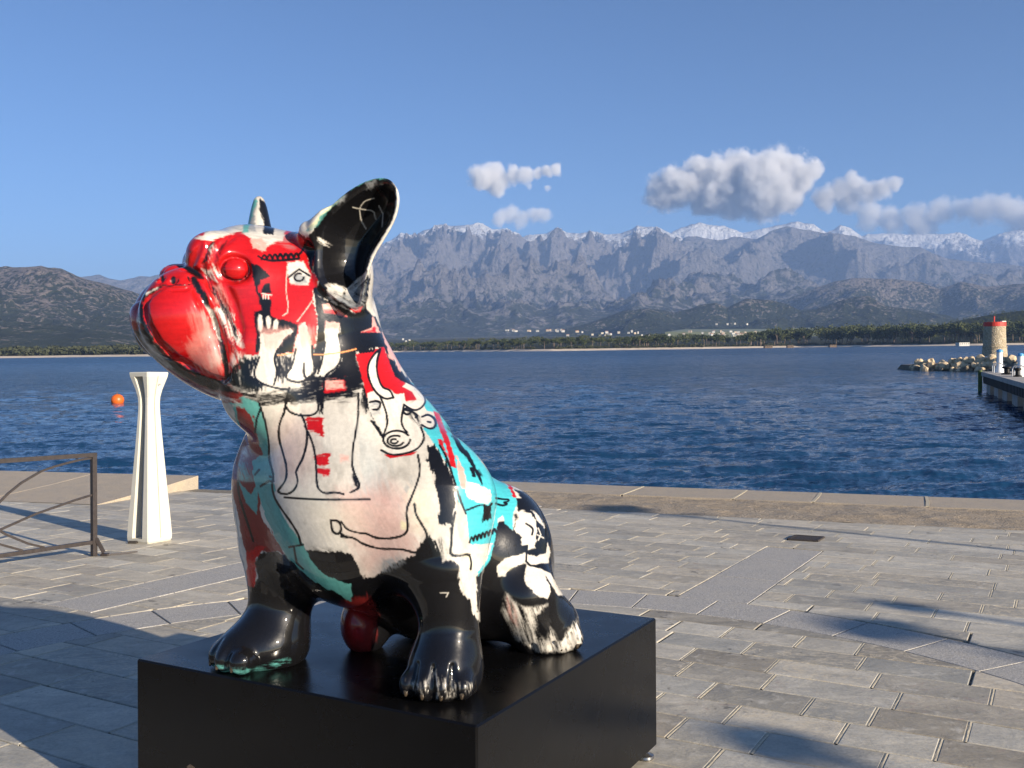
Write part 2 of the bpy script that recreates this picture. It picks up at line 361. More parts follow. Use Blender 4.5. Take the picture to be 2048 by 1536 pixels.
# pale fields on the plain
def field(px0, px1, D0, D1, z, mat, name='field'):
    c = [far(px0, 660, D0), far(px1, 660, D0), far(px1, 660, D1), far(px0, 660, D1)]
    for p in c: p[2] = z
    return c
F32=np.float32
ROLL=.006; PIT=7/1900.
_c,_s=math.cos(ROLL),math.sin(ROLL)
CAMR=np.array([_c,0,-_s]); 
_up0=np.array([_s,0,_c]); _fw0=np.array([0,1.,0])
CAMF=_fw0*math.cos(PIT)+_up0*math.sin(PIT); CAMU=_up0*math.cos(PIT)-_fw0*math.sin(PIT)
CAMP=np.array([0,0,1.6])
def Q(px,py,d):
    v=CAMF+CAMR*(px-1024)/1900+CAMU*(768-py)/1900
    return CAMP+v*(d/v[1])
def proj(P):
    P=np.asarray(P)-CAMP
    z=P@CAMF
    return 1024+1900*(P@CAMR)/z, 768-1900*(P@CAMU)/z
C0=np.array([-.39,3.77,0]); FV=np.array([-.5,-.8660254,0]); SV=np.array([.8660254,-.5,0])
def B(u,v,w): return C0+FV*u+SV*v+np.array([0,0,w])
# ---- shapes
def ell(c,r,ax=None):
    c=np.array(c,float);r=np.array(r,float)
    M=np.eye(3) if ax is None else np.array(ax,float)   # rows = axes
    return ('e',c,r,M)
def axes(fwd,up=(0,0,1)):
    f=np.array(fwd,float);f/=np.linalg.norm(f)
    u=np.array(up,float);u-=f*(u@f);u/=np.linalg.norm(u)
    return np.stack([f,np.cross(u,f),u])   # forward, left, up
def rc(a,b,ra,rb): return ('r',np.array(a,float),np.array(b,float),ra,rb)
def chain(pts,rad): 
    if np.isscalar(rad): rad=[rad]*len(pts)
    return ('c',[np.array(p,float) for p in pts],list(rad))
def d_shape(s,P):
    if s[0]=='e':
        q=(P-s[1].astype(F32))@s[3].T.astype(F32)
        a=q/s[2].astype(F32); k0=np.sqrt((a*a).sum(1)); b=a/s[2].astype(F32); k1=np.sqrt((b*b).sum(1))+1e-6
        return k0*(k0-1)/k1
    if s[0]=='r':
        a,b,ra,rb=s[1:]; ab=(b-a).astype(F32); ap=P-a.astype(F32)
        t=np.clip(ap@ab/(ab@ab),0,1)
        return np.sqrt(((ap-t[:,None]*ab)**2).sum(1))-(ra+(rb-ra)*t)
    if s[0]=='c':
        d=None
        for i in range(len(s[1])-1):
            x=d_shape(('r',s[1][i],s[1][i+1],s[2][i],s[2][i+1]),P)
            d=x if d is None else np.minimum(d,x)
        return d
    if s[0] in 'bB': # bowl: centre, frame(a,w,n), polygon, (depth,scale), thickness, bound
        q=(P-s[1].astype(F32))@s[2].T.astype(F32)
        e=poly2(s[3],q[:,0],q[:,1]); dp,sc=s[4]; t=s[5]
        if s[0]=='b':
            g=-dp*(1-np.exp(-(np.maximum(-e,0)/sc)**1.3)); sl=1+.7*dp/sc*np.exp(-np.maximum(-e,0)/sc)
            x=-smin(-(q[:,2]-.004),q[:,2]-(g-t),.012)/sl
            return -smin(-e,-x,.014)
        ins=np.maximum(-e-t,0)
        g=-dp*(1-np.exp(-(ins/sc)**1.3)); sl=1+.7*dp/sc*np.exp(-ins/sc)
        return -smin(-(e+t),(q[:,2]-g)/sl,.01)
    if s[0]=='g': # group: list of ops
        return run(s[1],P)
def smin(a,b,k):
    h=np.maximum(k-np.abs(a-b),0)/k
    return np.minimum(a,b)-h*h*k*.25
def poly2(pts,x,y):
    # signed distance to polygon, negative inside
    n=len(pts);d=np.full(x.shape,1e9,F32);s=np.zeros(x.shape,bool)
    for i in range(n):
        ax,ay=pts[i];bx,by=pts[i-1];ex,ey=bx-ax,by-ay
        wx=x-ax;wy=y-ay;t=np.clip((wx*ex+wy*ey)/(ex*ex+ey*ey),0,1)
        d=np.minimum(d,(wx-ex*t)**2+(wy-ey*t)**2)
        c=(ay>y)!=(by>y)
        s^=c&(x<ex*(y-ay)/(ey if ey else 1e-9)+ax)
    return np.where(s,-1,1)*np.sqrt(d)
def bsph(s):
    if len(s)>0 and s[0]=='e': return s[1],max(s[2])
    if s[0]=='r': return (s[1]+s[2])/2,np.linalg.norm(s[1]-s[2])/2+max(s[3],s[4])
    if s[0]=='c':
        P=np.array(s[1]);c=(P.max(0)+P.min(0))/2;return c,np.linalg.norm(P-c,axis=1).max()+max(s[2])
    if s[0] in 'bB': return s[1],s[6]
    return None
def run(ops,P):
    d=None
    for op in ops:
        k=op[2] if len(op)>2 else .02
        if d is not None:
            bs=bsph(op[1])
            if bs is not None and bs[1]<.25:
                m=((P-bs[0].astype(F32))**2).sum(1)<(bs[1]+k+.06)**2
                if not m.any(): continue
                x=d_shape(op[1],P[m]).astype(F32)
                if op[0]=='add': d[m]=smin(d[m],x,k)
                else: d[m]=-smin(-d[m],x,k)
                continue
        x=d_shape(op[1],P).astype(F32)
        if d is None: d=x
        elif op[0]=='add': d=smin(d,x,k)
        elif op[0]=='cut': d=-smin(-d,x,k)
    return d
def nets(A,lo,h):
    I=A<0
    # cells
    def cor(arr,i,j,k): return arr[i:arr.shape[0]-1+i,j:arr.shape[1]-1+j,k:arr.shape[2]-1+k]
    cs=sum(cor(I,i,j,k).astype(np.int8) for i in(0,1) for j in(0,1) for k in(0,1))
    m=(cs>0)&(cs<8)
    cell=np.argwhere(m)
    vid=np.full(m.shape,-1,np.int32); vid[m]=np.arange(len(cell))
    acc=np.zeros((len(cell),3));cnt=np.zeros(len(cell))
    for ax in range(3):
        o1,o2=[a for a in range(3) if a!=ax]
        for p in(0,1):
            for q in(0,1):
                a=cell.copy();a[:,o1]+=p;a[:,o2]+=q;b=a.copy();b[:,ax]+=1
                va=A[a[:,0],a[:,1],a[:,2]];vb=A[b[:,0],b[:,1],b[:,2]]
                s=(va<0)!=(vb<0)
                tt=np.where(s,va/np.where(s,va-vb,1),0)
                pt=a.astype(float);pt[:,ax]+=tt
                acc[s]+=pt[s];cnt[s]+=1
    V=lo+h*acc/cnt[:,None]
    quads=[]
    for ax in range(3):
        o1,o2=(ax+1)%3,(ax+2)%3
        sl=[slice(1,-1)]*3; sl[ax]=slice(0,-1)
        sb=[slice(1,-1)]*3; sb[ax]=slice(1,None)
        a=I[tuple(sl)];b=I[tuple(sb)]
        e=np.argwhere(a!=b); off=np.array([1,1,1]);off[ax]=0; e=e+off
        def cv(d1,d2):
            c=e.copy();c[:,o1]+=d1;c[:,o2]+=d2;return vid[c[:,0],c[:,1],c[:,2]]
        q=np.stack([cv(-1,-1),cv(0,-1),cv(0,0),cv(-1,0)],1)
        ins=I[e[:,0],e[:,1],e[:,2]]
        q[~ins]=q[~ins][:,::-1]
        quads.append(q)
    Qd=np.concatenate(quads); Qd=Qd[(Qd>=0).all(1)]
    return V,Qd
def mesh(ops,lo,hi,h=.008,blk=8,proj_it=2,sub=True,verbose=True):
    t=time.time()
    lo=np.array(lo,float);hi=np.array(hi,float)
    H=h*blk; n=np.ceil((hi-lo)/H).astype(int)
    g=[lo[i]+H*np.arange(n[i]+1) for i in range(3)]
    cen=[lo[i]+H*(np.arange(n[i])+.5) for i in range(3)]
    X=np.stack(np.meshgrid(*cen,indexing='ij'),-1).reshape(-1,3).astype(F32)
    D=run(ops,X)
    act=np.abs(D)<H*1.35
    N=n*blk+1
    A=np.empty(N,F32)
    A[:-1,:-1,:-1]=np.repeat(np.repeat(np.repeat(D.reshape(n),blk,0),blk,1),blk,2)
    A[-1]=1;A[:,-1]=1;A[:,:,-1]=1
    idx=np.argwhere(act.reshape(n))
    o=np.stack(np.meshgrid(*[np.arange(blk+1)]*3,indexing='ij'),-1).reshape(-1,3)
    for c in np.array_split(idx,max(1,len(idx)//400)):
        G=(c[:,None,:]*blk+o[None]).reshape(-1,3)
        A[G[:,0],G[:,1],G[:,2]]=run(ops,(lo+G*h).astype(F32))
    if verbose: print('grid',N,'active',len(idx),time.time()-t)
    V,Qd=nets(A,lo,h)
    if sub:
        E=np.stack([Qd,np.roll(Qd,-1,1)],-1).reshape(-1,2); Es=np.sort(E,1)
        key=Es[:,0].astype(np.int64)*len(V)+Es[:,1]
        uk,inv=np.unique(key,return_inverse=True)
        em=.5*(V[(uk//len(V))]+V[(uk%len(V))])
        fm=V[Qd].mean(1)
        n0=len(V);ne=len(em); ei=(n0+inv).reshape(-1,4); fi=n0+ne+np.arange(len(Qd))
        V=np.concatenate([V,em,fm])
        Qd=np.concatenate([np.stack([Qd[:,k],ei[:,k],fi,ei[:,k-1]],1) for k in range(4)])
    # newton
    e=.0015
    T=np.array([[1,1,1],[1,-1,-1],[-1,1,-1],[-1,-1,1]],F32)
    for it in range(proj_it):
        out=[]
        for c in np.array_split(V,max(1,len(V)//60000)):
            c=c.astype(F32)
            fs=[run(ops,c+T[i]*e) for i in range(4)]
            gr=sum(fs[i][:,None]*T[i] for i in range(4))/(4*e); d=sum(fs)/4
            g2=np.maximum((gr*gr).sum(1),.05)
            st=(d/g2)[:,None]*gr
            ln=np.sqrt((st**2).sum(1))[:,None]; st*=np.minimum(1,h*.7/np.maximum(ln,1e-9))
            out.append(c-st)
        V=np.concatenate(out)
    if verbose: print('verts',len(V),'quads',len(Qd),time.time()-t)
    return V,Qd
HF=np.array([-.93,-.37,.0]);HF/=np.linalg.norm(HF)
HA=axes(HF)
HO=Q(600,610,3.50)
def Hp(f,l,u): return HO+HA[0]*f+HA[1]*l+HA[2]*u
def hc(P): return HA@(np.asarray(P)-HO)
def mir(P):
    c=hc(P);c[1]*=-1;return Hp(*c)
def surf(ops,pts,d0=2.7,off=0.):
    P=np.array([Q(x,y,1.0) for x,y in pts])-CAMP; P/=np.linalg.norm(P,axis=1)[:,None]
    t=np.full(len(P),d0)
    for i in range(70):
        d=run(ops,(CAMP+P*t[:,None]).astype(F32)); t+=np.clip(d*.75,-.05,.1)
    bad=t>4.6
    R=CAMP+P*(t+off)[:,None]
    return [r for r,b in zip(R,bad) if not b]
def z1(l): return [(240+x*.3256,330+y*.3256) for x,y in l]
def z3(l): return [(380+x*.4102,1050+y*.4102) for x,y in l]
def dens(l,n=3):
    o=[]
    for a,b in zip(l[:-1],l[1:]):
        for i in range(n): t=i/n;o.append((a[0]+(b[0]-a[0])*t,a[1]+(b[1]-a[1])*t))
    return o+[l[-1]]
def rotax(A,axis,deg):
    # rotate frame rows about own axis index
    i,j=[(1,2),(2,0),(0,1)][axis];t=math.radians(deg);R=A.copy()
    R[i]=A[i]*math.cos(t)+A[j]*math.sin(t);R[j]=A[j]*math.cos(t)-A[i]*math.sin(t);return R
CLAWS=[]
def paw(P,c,h,wid,ln,ht,toes=4,nail=1.):
    """foot resting on z=.6 ; c = centre (x,y), h heading"""
    h=np.array([h[0],h[1],0.]);h/=np.linalg.norm(h);A=axes(h);c=np.array([c[0],c[1],.6])
    P.append(('add',ell(c+[0,0,.066],(ln*.97,wid*.97,ht*.93),A),.115))
    t=np.linspace(-1,1,toes)
    for s in t:
        a=s*.72
        tc=c+A[0]*(ln*.80*math.cos(a))+A[1]*(wid*.78*s)+np.array([0,0,.045])
        P.append(('add',ell(tc,(.047,.038*wid/.12,.044),A),.022))
    for s in (t[:-1]+t[1:])/2:
        a=s*.72
        p=[c+A[0]*(ln*k*math.cos(a))+A[1]*(wid*.86*s*kk)+np.array([0,0,z]) for k,kk,z in((1.13,1.07,.0),(1.12,1.06,.04),(1.02,1.0,.075),(.86,.9,.115))]
        P.append(('cut',chain(p,[.010,.009,.005,.0003]),.02))
    for s in t:
        a=s*.72
        q=c+A[0]*(ln*.80*math.cos(a)+.040)+A[1]*(wid*.82*s)
        CLAWS.append((q+np.array([0,0,.038])-A[0]*.004,np.array([.009,.010,.024]),rotax(A,1,-14)))
    return P
def build():
    P=[];CLAWS.clear()
    A=lambda s,k=.05:P.append(('add',s,k))
    Cc=lambda s,k=.02:P.append(('cut',s,k))
    bx=axes(FV)
    # torso
    A(ell(B(.00,.06,1.00),(.38,.37,.34),bx))
    A(ell(B(.33,.03,1.20),(.36,.38,.40),bx),.12)
    A(ell(B(-.13,.08,.86),(.30,.38,.28),bx),.12)
    A(rc(B(.30,-.08,1.36),B(.38,-.18,1.75),.33,.255),.12)
    A(ell(B(.60,-.20,1.60),(.16,.16,.16),bx),.10)
    A(ell(B(.39,-.285,1.24),(.20,.21,.27),bx),.10)   # far shoulder
    A(ell(B(.38,.30,1.18),(.20,.18,.26),bx),.10)   # near shoulder
    # front legs
    A(chain([B(.36,-.25,1.22),B(.44,-.29,1.00),B(.45,-.29,.80),B(.47,-.29,.66)],[.20,.138,.108,.098]),.14)
    A(chain([B(.36,.38,1.20),B(.43,.44,1.00),B(.44,.46,.80),B(.45,.46,.66)],[.18,.125,.096,.085]),.14)
    paw(P,B(.535,-.31,0)[:2],(-.80,-.60),.118,.165,.095)
    paw(P,B(.465,.45,0)[:2],(-.18,-.97),.112,.140,.10)
    # near hind leg
    A(ell(B(-.12,.355,.92),(.22,.17,.29),bx),.08)
    A(rc(B(-.06,.45,.82),B(-.14,.49,.70),.14,.11),.05)
    paw(P,B(-.195,.49,0)[:2],(.10,-1),.115,.14,.112)
    # far hind foot
    A(ell(Q(732,1246,3.66),(.105,.092,.120),bx),.04)
    A(rc(Q(745,1225,3.72),B(-.05,-.10,.88),.085,.13),.06)
    for x in (712,735,757): Cc(chain([Q(x,1312,3.555),Q(x,1290,3.548),Q(x+2,1262,3.553)],[.006,.005,.0005]),.015)
    # ---- head
    A(ell(Hp(-.02,.0,.0),(.24,.25,.26),HA),.08)
    A(ell(Hp(.17,.0,.05),(.25,.235,.235),HA),.06)
    for s in(1,-1):
        A(ell(Hp(.12,s*.12,-.14),(.22,.14,.19),rotax(HA,1,10)),.06)   # cheek
        A(ell(Hp(.315,s*.125,.15),(.09,.085,.085),HA),.05)  # brow
    A(ell(Hp(.30,0,-.08),(.16,.18,.15),HA),.06)
    # lower jaw
    A(ell(Hp(.345,0,-.180),(.28,.155,.120),rotax(HA,1,-35)),.02)
    A(ell(Hp(.12,0,-.25),(.20,.16,.11),rotax(HA,1,-25)),.06)
    # flews
    for s in(1,-1):
        A(ell(Hp(.405+(.02 if s<0 else 0),s*.108,-.05),(.148,.122,.165),rotax(HA,1,-32)),.015)
        A(ell(Hp(.26,s*.13,-.16),(.13,.09,.10),rotax(HA,1,35)),.03)
    # nose
    A(ell(Hp(.425,.012,.088),(.062,.056,.044),HA),.02)
    for s,l in((1,.066),(-1,-.030)): A(ell(Hp(.425,l,.082),(.052,.034,.040),HA),.010)
    # near ear
    a=np.array([.33,-.10,.95]);a/=np.linalg.norm(a)
    n=np.array([-.26,-.95,-.05]);n-=a*(n@a);n/=np.linalg.norm(n)
    w=np.cross(n,a);E=np.stack([a,w,n]);ec=Q(715,480,3.235)
    out=[(660,592),(673,605),(696,618),(712,623),(726,611),(731,584),(736,558),(740,536),(750,510),(766,484),(785,452),(795,428),(800,402),(798,382),(791,368),(779,355),(761,352),(738,356),(712,368),(688,384),(665,404),(645,426),(632,450),(626,490),(626,530),(638,567)]
    for _ in range(1):
        o2=[]
        for i in range(len(out)):
            p,q=out[i-1],out[i];o2+=[(p[0]*.75+q[0]*.25,p[1]*.75+q[1]*.25),(p[0]*.25+q[0]*.75,p[1]*.25+q[1]*.75)]
        out=o2
    pl=[]
    for x,y in out:
        r=Q(x,y,1.)-CAMP; t=((ec-CAMP)@n)/(r@n); q=CAMP+r*t-ec; pl.append((q@a,q@w))
    A(('b',ec,E,pl,(.13,.06),.013,.27),.035)
    A(chain([Hp(-.02,.12,.21),Q(618,462,3.30),Q(648,436,3.26)],[.05,.035,.012]),.05)
    A(ell(Q(690,550,3.40),(.10,.10,.13),HA),.06)
    Cc(('B',ec,E,pl,(.13,.06),.014,.27),.012)
    A(ell(Q(519,452,3.70),(.035,.052,.115),rotax(HA,1,0)),.02)
    A(rc(Q(519,470,3.68),Q(516,403,3.68),.052,.009),.03)
    return P
def detail(P):
    base=list(P)
    S=lambda pts,off=0:surf(base,pts,off=off)
    def crease(pts,r,k=.015,off=0.,n=3,taper=True):
        s=S(dens(pts,n),off)
        if len(s)<2: return
        m=len(s);rad=[r*(min(1,.35+3*min(i,m-1-i)/m) if taper else 1) for i in range(m)]
        P.append(('cut',chain(s,rad),k))
    crease(z1([(270,745),(225,765),(175,800),(145,850),(150,920),(170,990),(230,1090),(330,1180),(450,1250),(560,1300),(640,1322)]),.018,.012)
    crease(z1([(655,1300),(645,1200),(605,1050),(565,930),(510,820),(465,740),(430,690)]),.019,.02)
    crease(z1([(690,1180),(690,1060),(660,930),(620,840),(570,760),(540,680),(520,620)]),.010,.02)
    crease(z1([(740,1120),(740,1000),(700,850),(650,740),(590,660)]),.008,.02)
    crease(z1([(505,600),(530,540),(560,470),(600,440)]),.012,.02)
    crease(z1([(440,610),(465,540),(490,490)]),.010,.02)
    crease(z1([(560,640),(585,560),(625,490),(690,440)]),.009,.02)
    crease(z1([(380,640),(420,640),(470,660),(500,700)]),.008,.015)
    crease([(322,574),(345,578),(370,577),(388,570),(393,556)],.009,.010)
    crease(z1([(600,640),(640,690),(700,712),(770,700),(800,660)]),.006,.02)
    c=S([(471,538)],off=.012)[0]
    P.append(('cut',ell(c,(.053,.026,.045),HA),.02))
    P.append(('add',ell(c-HA[1]*.014,(.044,.030,.037),HA),.004))
    for q,r in(((346,561),.011),((322,559),.010)):
        s=S([q])
        if s: P.append(('cut',ell(s[0],(r*1.6,r,r*1.7),HA),.006))
    return P
LO=(-1.55,2.75,.585);HI=(.35,4.35,2.55)
_b=build
def build():
    return detail(_b())
def z1(l): return [(240+x*.3256,330+y*.3256) for x,y in l]
def z2(l): return [(440+x*.3256,780+y*.3256) for x,y in l]
def z3(l): return [(380+x*.4102,1050+y*.4102) for x,y in l]
def z4(l): return [(700+x*.4429,560+y*.4429) for x,y in l]
def vnoise(x,y,seed):
    r=np.random.RandomState(seed);T=r.rand(256,256).astype(F32)
    xi=np.floor(x).astype(int);yi=np.floor(y).astype(int);fx=x-xi;fy=y-yi
    fx=fx*fx*(3-2*fx);fy=fy*fy*(3-2*fy);g=lambda a,b:T[(xi+a)&255,(yi+b)&255]
    return (g(0,0)*(1-fx)+g(1,0)*fx)*(1-fy)+(g(0,1)*(1-fx)+g(1,1)*fx)*fy
def fbm(x,y,seed,o=4):
    s=0;a=.5;
    for i in range(o): s=s+a*vnoise(x,y,seed+i);x=x*2.03;y=y*2.03;a*=.5
    return s/(1-.5**o)
def sst(a,b,x):
    t=np.clip((x-a)/(b-a),0,1);return t*t*(3-2*t)
WHITE=(.60,.565,.50);RED=(.43,.008,.010);BLACK=(.006,.006,.007);TEAL=(.06,.44,.50);SHADED_TEAL=(.10,.33,.30);MAROON=(.20,.020,.018);PINK=(.62,.33,.28);GREY=(.28,.29,.29);CREAM=(.72,.66,.42)  # second teal: same turquoise as the back with shade mixed into the colour
def arc(cx,cy,rx,ry,a0,a1,n=14): return [(cx+rx*math.cos(math.radians(a0+(a1-a0)*i/n)),cy+ry*math.sin(math.radians(a0+(a1-a0)*i/n))) for i in range(n+1)]
